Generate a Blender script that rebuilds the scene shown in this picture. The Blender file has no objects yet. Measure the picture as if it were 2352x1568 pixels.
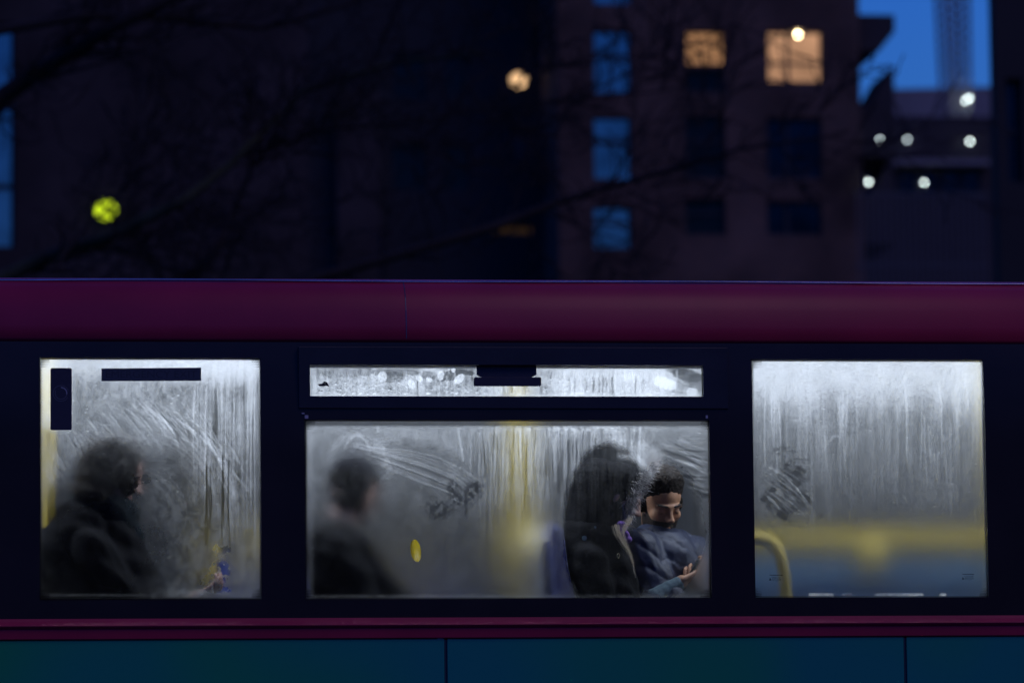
import bpy, bmesh, math, random
import numpy as np
from mathutils import Vector, Matrix, Quaternion

# ------------------------------------------------------------------ scene, camera, sky, light, exposure
S = bpy.context.scene
COL = S.collection
rad = math.radians
CAM = Vector((0.0, -19.0, 1.75))
YAW, PITCH, ROLL, FMM = rad(-7.044), rad(6.699), rad(0.664), 180.0

def _rot(y, p, r):
    cy, sy, cp, sp, cr, sr = math.cos(y), math.sin(y), math.cos(p), math.sin(p), math.cos(r), math.sin(r)
    Rz = Matrix(((cy, -sy, 0), (sy, cy, 0), (0, 0, 1)))
    Rx = Matrix(((1, 0, 0), (0, cp, -sp), (0, sp, cp)))
    Ry = Matrix(((cr, 0, sr), (0, 1, 0), (-sr, 0, cr)))
    return Rz @ Rx @ Ry
RC = _rot(YAW, PITCH, ROLL)
right, fwd, up = RC.col[0].copy(), RC.col[1].copy(), RC.col[2].copy()
cam_d = bpy.data.cameras.new("camera")
cam = bpy.data.objects.new("camera", cam_d); COL.objects.link(cam)
m = Matrix.Identity(4)
for i in range(3):
    m[i][0], m[i][1], m[i][2], m[i][3] = right[i], up[i], -fwd[i], CAM[i]
cam.matrix_world = m
cam_d.lens = FMM; cam_d.sensor_width = 36.0; cam_d.clip_start = 0.5; cam_d.clip_end = 3000
cam_d.dof.use_dof = True
cam_d.dof.focus_distance = 19.35
cam_d.dof.aperture_fstop = 3.6
S.camera = cam

world = bpy.data.worlds.new("World"); S.world = world; world.use_nodes = True
wn = world.node_tree; wn.nodes.clear()
sky = wn.nodes.new("ShaderNodeTexSky"); sky.sky_type = 'NISHITA'; sky.sun_disc = False
SUN_EL, SUN_ROT = rad(2.5), rad(20)
sky.sun_elevation = SUN_EL; sky.sun_rotation = SUN_ROT; sky.altitude = 50
sky.air_density = 1.6; sky.dust_density = 0.3; sky.ozone_density = 6.0
tint = wn.nodes.new("ShaderNodeMix"); tint.data_type = 'RGBA'; tint.blend_type = 'MULTIPLY'
tint.inputs[0].default_value = 1.0
tint.inputs[7].default_value = (0.34, 1.2, 3.3, 1)
bg = wn.nodes.new("ShaderNodeBackground"); bg.inputs[1].default_value = 0.12
wo = wn.nodes.new("ShaderNodeOutputWorld")
wn.links.new(sky.outputs[0], tint.inputs[6]); wn.links.new(tint.outputs[2], bg.inputs[0]); wn.links.new(bg.outputs[0], wo.inputs[0])
S.view_settings.view_transform = 'Standard'; S.view_settings.look = 'None'
S.view_settings.exposure = 0.0; S.view_settings.gamma = 1.0
S.cycles.use_denoising = True
S.cycles.max_bounces = 10; S.cycles.diffuse_bounces = 4; S.cycles.transmission_bounces = 8
S.cycles.sample_clamp_indirect = 4.0
S.cycles.blur_glossy = 0.5
S.cycles.use_adaptive_sampling = False
S.cycles.denoising_input_passes = 'RGB_ALBEDO_NORMAL'; S.cycles.denoising_prefilter = 'ACCURATE'
LAMP_NEAR, LAMP_FAR = 84.0, 8.0    # the lit ceiling lamps of the upper deck
sun_d = bpy.data.lights.new("dusk_glow", 'SUN'); sun_d.energy = 0.30; sun_d.angle = rad(30); sun_d.color = (1.0, .66, .80)
sun = bpy.data.objects.new("dusk_glow", sun_d); COL.objects.link(sun)
sun.rotation_euler = Vector((-.45, .55, -.80)).to_track_quat('-Z', 'Y').to_euler()

# ------------------------------------------------------------------ helpers
PX = 36.0 / FMM / 2352.0      # picture unit -> slope
def P(u, v, y):
    """world point on the plane Y = y that stands where the photograph (2352 wide) shows u, v"""
    d = fwd + right * ((u - 1176) * PX) + up * ((784 - v) * PX)
    t = (y - CAM.y) / d.y
    return CAM + d * t
def UV(x, y, z):
    """numpy: world -> picture units"""
    X, Y, Z = x - CAM.x, y - CAM.y, z - CAM.z
    a = right.x * X + right.y * Y + right.z * Z
    b = fwd.x * X + fwd.y * Y + fwd.z * Z
    c = up.x * X + up.y * Y + up.z * Z
    return 1176 + a / b / PX, 784 - c / b / PX

def tag(o, label=None, cat=None, group=None, kind=None):
    if label: o['label'] = label
    if cat: o['category'] = cat
    if group: o['group'] = group
    if kind: o['kind'] = kind
    return o
def empty(name, loc=(0, 0, 0), parent=None):
    o = bpy.data.objects.new(name, None); COL.objects.link(o); o.location = loc
    if parent: o.parent = parent
    o.empty_display_size = 0.2
    return o

class MB:
    """collects shapes, links them as ONE mesh object. World coordinates; build() subtracts the parent's place."""
    def __init__(s): s.v = []; s.f = []; s.mi = []
    def add(s, vs, fs, mi=0):
        n = len(s.v); s.v += [tuple(p) for p in vs]; s.f += [tuple(i + n for i in f) for f in fs]; s.mi += [mi] * len(fs)
        return s
    def box(s, x0, x1, y0, y1, z0, z1, mi=0):
        return s.add([(x0, y0, z0), (x1, y0, z0), (x1, y1, z0), (x0, y1, z0), (x0, y0, z1), (x1, y0, z1), (x1, y1, z1), (x0, y1, z1)],
              [(0, 3, 2, 1), (4, 5, 6, 7), (0, 1, 5, 4), (1, 2, 6, 5), (2, 3, 7, 6), (3, 0, 4, 7)], mi)
    def tube(s, pts, r, n=12, mi=0, caps=True):
        pts = [Vector(p) for p in pts]; rs = r if isinstance(r, (list, tuple)) else [r] * len(pts)
        rings = []; ref = None
        for i, p in enumerate(pts):
            d = (pts[min(i + 1, len(pts) - 1)] - pts[max(i - 1, 0)])
            if d.length < 1e-9: d = Vector((0, 0, 1))
            d.normalize()
            if ref is None: ref = d.orthogonal().normalized()
            ref = (ref - d * ref.dot(d));
            if ref.length < 1e-6: ref = d.orthogonal()
            ref.normalize(); b = d.cross(ref)
            rings.append([p + (ref * math.cos(2 * math.pi * k / n) + b * math.sin(2 * math.pi * k / n)) * rs[i] for k in range(n)])
        vs = [q for rg in rings for q in rg]; fs = []
        for i in range(len(rings) - 1):
            for k in range(n):
                a, c = i * n + k, i * n + (k + 1) % n
                fs.append((a, c, c + n, a + n))
        if caps:
            fs.append(tuple(range(n))[::-1]); fs.append(tuple((len(rings) - 1) * n + k for k in range(n)))
        return s.add(vs, fs, mi)
    def prism(s, prof, x0, x1, mi=0, cap=True):
        """profile of (y, z) run along x"""
        n = len(prof)
        vs = [(x0, y, z) for y, z in prof] + [(x1, y, z) for y, z in prof]
        fs = [(i, (i + 1) % n, (i + 1) % n + n, i + n) for i in range(n)]
        if cap: fs += [tuple(range(n))[::-1], tuple(range(n, 2 * n))]
        return s.add(vs, fs, mi)
    def ell(s, c, r, rot=None, n=16, mi=0):
        c = Vector(c); vs = []; fs = []
        rot = rot or Matrix.Identity(3)
        m_ = n // 2 + 1
        vs.append(c + rot @ Vector((0, 0, r[2])))
        for i in range(1, m_):
            th = math.pi * i / m_
            for k in range(n):
                ph = 2 * math.pi * k / n
                vs.append(c + rot @ Vector((r[0] * math.sin(th) * math.cos(ph), r[1] * math.sin(th) * math.sin(ph), r[2] * math.cos(th))))
        vs.append(c + rot @ Vector((0, 0, -r[2])))
        for k in range(n): fs.append((0, 1 + k, 1 + (k + 1) % n))
        for i in range(m_ - 2):
            for k in range(n):
                a = 1 + i * n + k; b = 1 + i * n + (k + 1) % n
                fs.append((a, a + n, b + n, b))
        o = 1 + (m_ - 2) * n; e = len(vs) - 1
        for k in range(n): fs.append((e, o + (k + 1) % n, o + k))
        return s.add(vs, fs, mi)
    def cap(s, p0, r0, p1, r1, n=14, mi=0):
        """tapered capsule"""
        p0, p1 = Vector(p0), Vector(p1); d = p1 - p0; L = d.length
        if L < 1e-6: return s.ell(p0, (r0,) * 3, n=n, mi=mi)
        d.normalize(); pts = []; rs = []
        for k in range(1, 6):
            a = math.pi / 2 * k / 5.0
            pts.append(p0 - d * (r0 * math.cos(a))); rs.append(r0 * math.sin(a))
        for k in range(1, 4):
            t = k / 4; pts.append(p0.lerp(p1, t)); rs.append(r0 + (r1 - r0) * t)
        for k in range(0, 5):
            a = math.pi / 2 * k / 5.0
            pts.append(p1 + d * (r1 * math.sin(a))); rs.append(r1 * math.cos(a))
        return s.tube(pts, rs, n, mi)
    def chain(s, pts, rs, n=14):
        for i in range(len(pts) - 1): s.cap(pts[i], rs[i], pts[i + 1], rs[i + 1], n)
        return s
    def build(s, name, mats, parent=None, smooth=False, bevel=0):
        me = bpy.data.meshes.new(name)
        off = Vector((0, 0, 0))
        if parent:
            q = parent
            while q: off += q.location; q = q.parent
        me.from_pydata([tuple(Vector(p) - off) for p in s.v], [], s.f); me.update()
        for mt in (mats if isinstance(mats, (list, tuple)) else [mats]): me.materials.append(mt)
        for p, i in zip(me.polygons, s.mi): p.material_index = i
        if smooth: me.polygons.foreach_set("use_smooth", [True] * len(me.polygons))
        o = bpy.data.objects.new(name, me); COL.objects.link(o)
        if parent: o.parent = parent
        if bevel:
            b = o.modifiers.new("bevel", 'BEVEL'); b.width = bevel; b.segments = 2; b.limit_method = 'ANGLE'
        return o

def wall_holes(mb, x0, x1, z0, z1, holes, y0, y1, mi=0):
    """one slab between y0 and y1 with rectangular openings, as a single welded grid"""
    xs = sorted({x0, x1, *[max(x0, min(x1, h[k])) for h in holes for k in (0, 1)]})
    zs = sorted({z0, z1, *[max(z0, min(z1, h[k])) for h in holes for k in (2, 3)]})
    solid = {}
    for i in range(len(xs) - 1):
        for j in range(len(zs) - 1):
            cx, cz = (xs[i] + xs[i + 1]) / 2, (zs[j] + zs[j + 1]) / 2
            solid[i, j] = not any(h[0] < cx < h[1] and h[2] < cz < h[3] for h in holes)
    nx, nz = len(xs), len(zs)
    vs = [(x, y, z) for y in (y0, y1) for z in zs for x in xs]
    I = lambda i, j, k: k * nx * nz + j * nx + i
    fs = []
    for (i, j), ok in solid.items():
        if not ok: continue
        fs.append((I(i, j, 0), I(i + 1, j, 0), I(i + 1, j + 1, 0), I(i, j + 1, 0)))
        fs.append((I(i, j, 1), I(i, j + 1, 1), I(i + 1, j + 1, 1), I(i + 1, j, 1)))
        if not solid.get((i - 1, j)): fs.append((I(i, j, 0), I(i, j + 1, 0), I(i, j + 1, 1), I(i, j, 1)))
        if not solid.get((i + 1, j)): fs.append((I(i + 1, j, 0), I(i + 1, j, 1), I(i + 1, j + 1, 1), I(i + 1, j + 1, 0)))
        if not solid.get((i, j - 1)): fs.append((I(i, j, 0), I(i, j, 1), I(i + 1, j, 1), I(i + 1, j, 0)))
        if not solid.get((i, j + 1)): fs.append((I(i, j + 1, 0), I(i + 1, j + 1, 0), I(i + 1, j + 1, 1), I(i, j + 1, 1)))
    return mb.add(vs, fs, mi)

# ---- materials
def mat(name, col, rough=0.6, metal=0.0, spec=0.5, noise=0.0, nscale=20, bump=0.0, bscale=60, coat=0.0, sheen=0.0, stretch=None, sss=0):
    mt = bpy.data.materials.new(name); mt.use_nodes = True
    nt = mt.node_tree; b = nt.nodes["Principled BSDF"]
    b.inputs["Base Color"].default_value = (*col, 1); b.inputs["Roughness"].default_value = rough
    b.inputs["Metallic"].default_value = metal; b.inputs["Specular IOR Level"].default_value = spec
    if coat: b.inputs["Coat Weight"].default_value = coat; b.inputs["Coat Roughness"].default_value = 0.08
    if sheen: b.inputs["Sheen Weight"].default_value = sheen
    if sss: b.inputs["Subsurface Weight"].default_value = sss; b.inputs["Subsurface Radius"].default_value = (.01, .004, .002)
    tc = nt.nodes.new("ShaderNodeTexCoord"); mp = nt.nodes.new("ShaderNodeMapping")
    nt.links.new(tc.outputs["Object"], mp.inputs[0])
    if stretch: mp.inputs["Scale"].default_value = stretch
    if noise:
        n = nt.nodes.new("ShaderNodeTexNoise"); n.inputs["Scale"].default_value = nscale; n.inputs["Detail"].default_value = 5
        nt.links.new(mp.outputs[0], n.inputs["Vector"])
        mr = nt.nodes.new("ShaderNodeMapRange"); mr.inputs[1].default_value = .25; mr.inputs[2].default_value = .75
        mr.inputs[3].default_value = 1 - noise; mr.inputs[4].default_value = 1 + noise
        nt.links.new(n.outputs[0], mr.inputs[0])
        mx = nt.nodes.new("ShaderNodeVectorMath"); mx.operation = 'SCALE'; mx.inputs[0].default_value = col
        nt.links.new(mr.outputs[0], mx.inputs["Scale"]); nt.links.new(mx.outputs[0], b.inputs["Base Color"])
    if bump:
        n2 = nt.nodes.new("ShaderNodeTexNoise"); n2.inputs["Scale"].default_value = bscale; n2.inputs["Detail"].default_value = 4
        nt.links.new(mp.outputs[0], n2.inputs["Vector"])
        bp = nt.nodes.new("ShaderNodeBump"); bp.inputs["Strength"].default_value = bump; bp.inputs["Distance"].default_value = 0.01
        nt.links.new(n2.outputs[0], bp.inputs["Height"]); nt.links.new(bp.outputs[0], b.inputs["Normal"])
    return mt
def emis(name, col, strength, noise=0.0, nscale=2.0):
    mt = bpy.data.materials.new(name); mt.use_nodes = True
    nt = mt.node_tree; nt.nodes.clear()
    e = nt.nodes.new("ShaderNodeEmission"); e.inputs[0].default_value = (*col, 1); e.inputs[1].default_value = strength
    if noise:
        tc = nt.nodes.new("ShaderNodeTexCoord"); n = nt.nodes.new("ShaderNodeTexNoise"); n.inputs["Scale"].default_value = nscale
        nt.links.new(tc.outputs["Object"], n.inputs["Vector"])
        mr = nt.nodes.new("ShaderNodeMapRange"); mr.inputs[1].default_value = .3; mr.inputs[2].default_value = .7
        mr.inputs[3].default_value = strength * (1 - noise); mr.inputs[4].default_value = strength * (1 + noise)
        nt.links.new(n.outputs[0], mr.inputs[0]); nt.links.new(mr.outputs[0], e.inputs[1])
    o = nt.nodes.new("ShaderNodeOutputMaterial"); nt.links.new(e.outputs[0], o.inputs[0])
    if 'wall' not in name: mt.cycles.emission_sampling = 'NONE'
    return mt
def brick(name, c1, c2, mortar, scale=1.0):
    mt = bpy.data.materials.new(name); mt.use_nodes = True
    nt = mt.node_tree; b = nt.nodes["Principled BSDF"]; b.inputs["Roughness"].default_value = .85
    tc = nt.nodes.new("ShaderNodeTexCoord"); sep = nt.nodes.new("ShaderNodeSeparateXYZ"); cmb = nt.nodes.new("ShaderNodeCombineXYZ")
    nt.links.new(tc.outputs["Object"], sep.inputs[0]); nt.links.new(sep.outputs[0], cmb.inputs[0]); nt.links.new(sep.outputs[2], cmb.inputs[1])
    t = nt.nodes.new("ShaderNodeTexBrick"); t.inputs["Color1"].default_value = (*c1, 1); t.inputs["Color2"].default_value = (*c2, 1)
    t.inputs["Mortar"].default_value = (*mortar, 1); t.inputs["Scale"].default_value = scale
    t.inputs["Brick Width"].default_value = .225; t.inputs["Row Height"].default_value = .075; t.inputs["Mortar Size"].default_value = .01
    nt.links.new(cmb.outputs[0], t.inputs["Vector"])
    n = nt.nodes.new("ShaderNodeTexNoise"); n.inputs["Scale"].default_value = .35; n.inputs["Detail"].default_value = 6
    nt.links.new(tc.outputs["Object"], n.inputs["Vector"])
    mr = nt.nodes.new("ShaderNodeMapRange"); mr.inputs[1].default_value = .3; mr.inputs[2].default_value = .7; mr.inputs[3].default_value = .35; mr.inputs[4].default_value = 1.7
    nt.links.new(n.outputs[0], mr.inputs[0])
    mx = nt.nodes.new("ShaderNodeVectorMath"); mx.operation = 'SCALE'
    nt.links.new(t.outputs[0], mx.inputs[0]); nt.links.new(mr.outputs[0], mx.inputs["Scale"]); nt.links.new(mx.outputs[0], b.inputs["Base Color"])
    return mt

M = {}
M['asphalt'] = mat('asphalt', (.05, .05, .052), .85, noise=.3, nscale=3, bump=.3)
M['paving'] = mat('paving', (.22, .21, .2), .8, noise=.2, nscale=4)
M['roadpaint'] = mat('road_paint', (.7, .68, .6), .6, noise=.1)
M['grass'] = mat('grass_ground', (.05, .08, .03), .95, noise=.4, nscale=.5)
M['brown_brick'] = brick('brown_brick', (.13, .066, .045), (.07, .042, .035), (.12, .10, .085))
M['dark_brick'] = brick('dark_brick', (.045, .036, .036), (.035, .028, .032), (.045, .04, .04))
M['black_clad'] = mat('dark_cladding', (.012, .012, .014), .6, noise=.3, nscale=.4)
M['concrete'] = mat('concrete', (.25, .25, .26), .8, noise=.2, nscale=.5)
M['dark_concrete'] = mat('dark_concrete', (.04, .038, .045), .8, noise=.2, nscale=.5)
M['rail_steel'] = mat('dark_blue_steel', (.08, .085, .10), .5)
M['dark_frame'] = mat('dark_window_frame', (.03, .03, .035), .5)
M['sky_glass'] = mat('reflective_window_glass', (.62, .42, .42), .12, metal=1.0, noise=.45, nscale=1.2)
M['dim_glass'] = mat('dim_window_glass', (.01, .011, .016), .15, spec=.3, noise=.3, nscale=.8)
M['mid_glass'] = mat('dim_reflective_glass', (.035, .035, .05), .2, metal=1.0, noise=.5, nscale=.7)
M['warm_room'] = emis('warm_lit_room', (1.0, .50, .24), .34, .35, 1.1)
M['warm_room2'] = emis('warm_lit_room_bright', (1.0, .53, .30), .46, .3, .9)
M['warm_dim'] = emis('faint_warm_room', (1.0, .55, .3), .018, .4, 1.1)
M['bulb'] = emis('hot_bulb', (1.0, .80, .45), 26)
M['warm_lamp'] = emis('warm_wall_lamp', (1.0, .60, .30), 1.1, .3, 2)
M['green_lamp'] = emis('yellow_green_wall_lamp', (.60, .80, .02), 1.3, .2, 3)
M['white_lamp'] = emis('far_white_lamp', (.8, .95, 1.0), 6)
M['white_lamp2'] = emis('far_white_lamp_bright', (.85, 1.0, .98), 13)
M['bark'] = mat('bark', (.018, .015, .013), .9, noise=.3, nscale=6, bump=.5, bscale=30)
M['bark_moss'] = mat('mossy_bark', (.03, .04, .02), .9, noise=.4, nscale=6, bump=.5, bscale=30)

M['red'] = mat('red_bus_paint', (.38, .014, .058), .48, spec=.5, noise=.16, nscale=2.5, bump=.05, bscale=9)
M['black_gloss'] = mat('black_bonded_glazing', (.024, .019, .017), .32, spec=.35, noise=.3, nscale=4, bump=.05, bscale=5)
M['rubber'] = mat('black_rubber', (.008, .008, .009), .6)
M['gutter'] = mat('wet_roof_gutter', (.5, .5, .55), .22, metal=.9, noise=.4, nscale=3, stretch=(1.2, 1, 1))
M['seam'] = mat('panel_seam_metal', (.12, .13, .16), .3, metal=.7)
M['latch'] = mat('black_latch_plastic', (.035, .037, .055), .5, bump=.1)
M['sticker'] = mat('black_sticker', (.055, .07, .09), .45)
M['sticker_text'] = mat('faded_sticker_lettering', (.035, .045, .06), .6)
M['etch'] = mat('etched_mark', (.02, .025, .03), .8)
M['clip'] = mat('worn_white_clip', (.5, .5, .5), .5)
M['cream'] = mat('light_interior_panel', (.12, .125, .135), .55, noise=.1, nscale=3)
M['ceil'] = mat('white_ceiling_panel', (.5, .52, .54), .45, noise=.05)
M['floor'] = mat('speckled_bus_floor', (.05, .055, .07), .7, noise=.4, nscale=90)
M['farglass'] = mat('far_fogged_glass', (.05, .052, .058), .35, noise=.35, nscale=9, stretch=(1, 1, .25))
M['farpillar'] = mat('dark_pillar_trim', (.07, .072, .08), .5)
M['yellow'] = mat('yellow_handrail', (.72, .52, .02), .35, coat=.3, bump=.05)
M['blue_panel'] = mat('blue_stair_panel', (.11, .29, .52), .5, noise=.15, nscale=4)
M['moquette'] = mat('blue_seat_moquette', (.03, .055, .30), .9, noise=.5, nscale=70, sheen=.2)
M['seatshell'] = mat('grey_seat_shell', (.17, .19, .25), .55)
M['strip'] = emis('ceiling_light_strip', (.80, .91, 1.0), 2.0); M['strip_far'] = emis('ceiling_light_strip_far', (.80, .91, 1.0), .8)
M['tyre'] = mat('tyre', (.02, .02, .02), .85, bump=.3)
M['hub'] = mat('wheel_hub', (.3, .3, .3), .4, metal=.8)
M['lowglass'] = mat('lower_deck_glass', (.02, .022, .03), .1, noise=.3)

def ad_mat():
    mt = mat('teal_advert_vinyl', (.0, .05, .09), .42, coat=.0)
    nt = mt.node_tree; b = nt.nodes["Principled BSDF"]
    tc = nt.nodes.new("ShaderNodeTexCoord"); n = nt.nodes.new("ShaderNodeTexNoise"); n.inputs["Scale"].default_value = .9; n.inputs["Detail"].default_value = 2
    nt.links.new(tc.outputs["Object"], n.inputs["Vector"])
    cr = nt.nodes.new("ShaderNodeValToRGB")
    e = cr.color_ramp.elements; e[0].position = .38; e[0].color = (.003, .27, .22, 1); e[1].position = .62; e[1].color = (.006, .36, .13, 1)
    nt.links.new(n.outputs[0], cr.inputs[0]); nt.links.new(cr.outputs[0], b.inputs["Base Color"])
    return mt
M['advert'] = ad_mat()

# ------------------------------------------------------------------ numpy noise and painting of condensation
def _h(i, j, s):
    n = (i.astype(np.int64) * 374761393 + j.astype(np.int64) * 668265263 + s * 1442695041) & 0x7fffffff
    n = ((n ^ (n >> 13)) * 1274126177) & 0x7fffffff
    return ((n ^ (n >> 16)) & 0xffff) / 65535.0
def vn(u, v, s=0):
    i, j = np.floor(u), np.floor(v); a, b = u - i, v - j
    a = a * a * (3 - 2 * a); b = b * b * (3 - 2 * b)
    return (_h(i, j, s) * (1 - a) + _h(i + 1, j, s) * a) * (1 - b) + (_h(i, j + 1, s) * (1 - a) + _h(i + 1, j + 1, s) * a) * b
def fbm(u, v, s=0, o=4):
    r = 0; A = .5; t = 0
    for k in range(o):
        r = r + A * vn(u * 2 ** k + 17.3 * k, v * 2 ** k + 5.1 * k, s + k); t += A; A *= .55
    return r / t
def ss(x, a, b):
    t = np.clip((x - a) / (b - a), 0, 1); return t * t * (3 - 2 * t)
def gell(u, v, cu, cv, ru, rv, p=1.0, ang=0):
    c, s_ = math.cos(ang), math.sin(ang); du, dv = u - cu, v - cv
    a = (c * du + s_ * dv) / ru; b = (-s_ * du + c * dv) / rv
    return np.exp(-((a * a + b * b) ** p))
def stroke(u, v, pts, w0, w1=None, taper=True):
    """soft line through pts, returns 0..1"""
    w1 = w0 if w1 is None else w1
    us = [p[0] for p in pts]; vs = [p[1] for p in pts]; pad = 4 * max(w0, w1)
    out = np.zeros_like(u)
    msk = (u > min(us) - pad) & (u < max(us) + pad) & (v > min(vs) - pad) & (v < max(vs) + pad)
    if not msk.any(): return out
    U, V = u[msk], v[msk]; best = np.zeros_like(U); n = len(pts) - 1
    for i in range(n):
        ax, ay = pts[i]; bx, by = pts[i + 1]; dx, dy = bx - ax, by - ay; L2 = dx * dx + dy * dy + 1e-9
        t = np.clip(((U - ax) * dx + (V - ay) * dy) / L2, 0, 1)
        d = np.hypot(U - ax - t * dx, V - ay - t * dy); g = (i + t) / n
        w = w0 + (w1 - w0) * g
        a = np.exp(-(d / w) ** 2)
        if taper: a = a * np.minimum(1, 6 * (1 - g) + .15)
        best = np.maximum(best, a)
    out[msk] = best
    return out
def arc(cx, cy, r, a0, a1, n=10, ry=None):
    ry = ry or r
    return [(cx + r * math.cos(rad(a0 + (a1 - a0) * k / n)), cy - ry * math.sin(rad(a0 + (a1 - a0) * k / n))) for k in range(n + 1)]
def wob(x, y0, y1, amp, rnd, n=9, drift=0):
    pts = []; ph = rnd.uniform(0, 6)
    for k in range(n + 1):
        t = k / n; pts.append((x + drift * t + amp * math.sin(ph + 5 * t) + rnd.uniform(-amp, amp) * .5, y0 + (y1 - y0) * t))
    return pts
def frit(u, v, L, R, T, B, corner=22, edge=7):
    """dotted ceramic print round the edge of a pane: dots of rising size towards the rim, denser in the corners"""
    d = np.minimum(np.minimum(u - L, R - u), np.minimum(v - T, B - v))
    du = np.minimum(u - L, R - u); dv = np.minimum(v - T, B - v)
    c = np.clip(1 - np.hypot(np.maximum(corner - du, 0), np.maximum(corner - dv, 0)) / corner, 0, 1)
    c = np.where((du < corner) & (dv < corner), 1 - c, 0)
    e = np.maximum(1 - d / edge, c * .8)
    p = 4.2
    row = np.floor(v / (p * .87)); x = (u / p + .5 * (row % 2)) % 1 - .5; y = (v / (p * .87)) % 1 - .5
    dot = np.hypot(x, y)
    return np.clip(ss(np.clip(e, 0, 1) * .62 - dot, -.1, .12), 0, 1) * (e > .05)
def drops(u, v, rnd, L, R, T, B, n, r=(.9, 1.7), bias=1.0):  # lamp glints in the drops, painted as specks of dense mist
    o = np.zeros_like(u); dk = np.zeros_like(u)
    for _ in range(n):
        cu = rnd.uniform(L, R); cv = T + (B - T) * rnd.random() ** bias; rr = rnd.uniform(*r)
        msk = (abs(u - cu) < 8) & (abs(v - cv) < 8)
        if not msk.any(): continue
        o[msk] = np.maximum(o[msk], np.exp(-(((u[msk] - cu) / (rr * 1.3)) ** 2 + ((v[msk] - cv) / (rr * .8)) ** 2)))
        dk[msk] = np.maximum(dk[msk], np.exp(-(((u[msk] - cu) / (rr * 1.2)) ** 2 + ((v[msk] - cv + 2 * rr) / rr) ** 2)))
    return o, dk

def finish(u, v, F, Rg, L, R, T, B, dr=None, fr=True, seed=1):
    if dr: F = F + (dr[0] * .42 - dr[1] * .15) * (.12 + np.clip(F * 6, 0, 1))
    F = np.clip(F, 0, 2) * (1 + .6 * (fbm(u / 3.4, v / 3.4, seed + 50, 2) - .5) + .7 * (vn(u / 1.7, v / 1.7, seed + 70) - .5) + .5 * (fbm(u / 26, v / 30, seed + 90) - .5))
    if fr:
        k = frit(u, v, L, R, T, B)
    else: k = np.zeros_like(u)
    # condensed water held along the rim of the pane
    d = np.minimum(np.minimum(u - L, R - u), np.minimum(v - T, B - v))
    F = F + .14 * np.exp(-(d / 2.2) ** 2)
    return np.clip(F, 0.0, 1), np.clip(Rg, .02, 1), np.clip(k, 0, 1)

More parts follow.
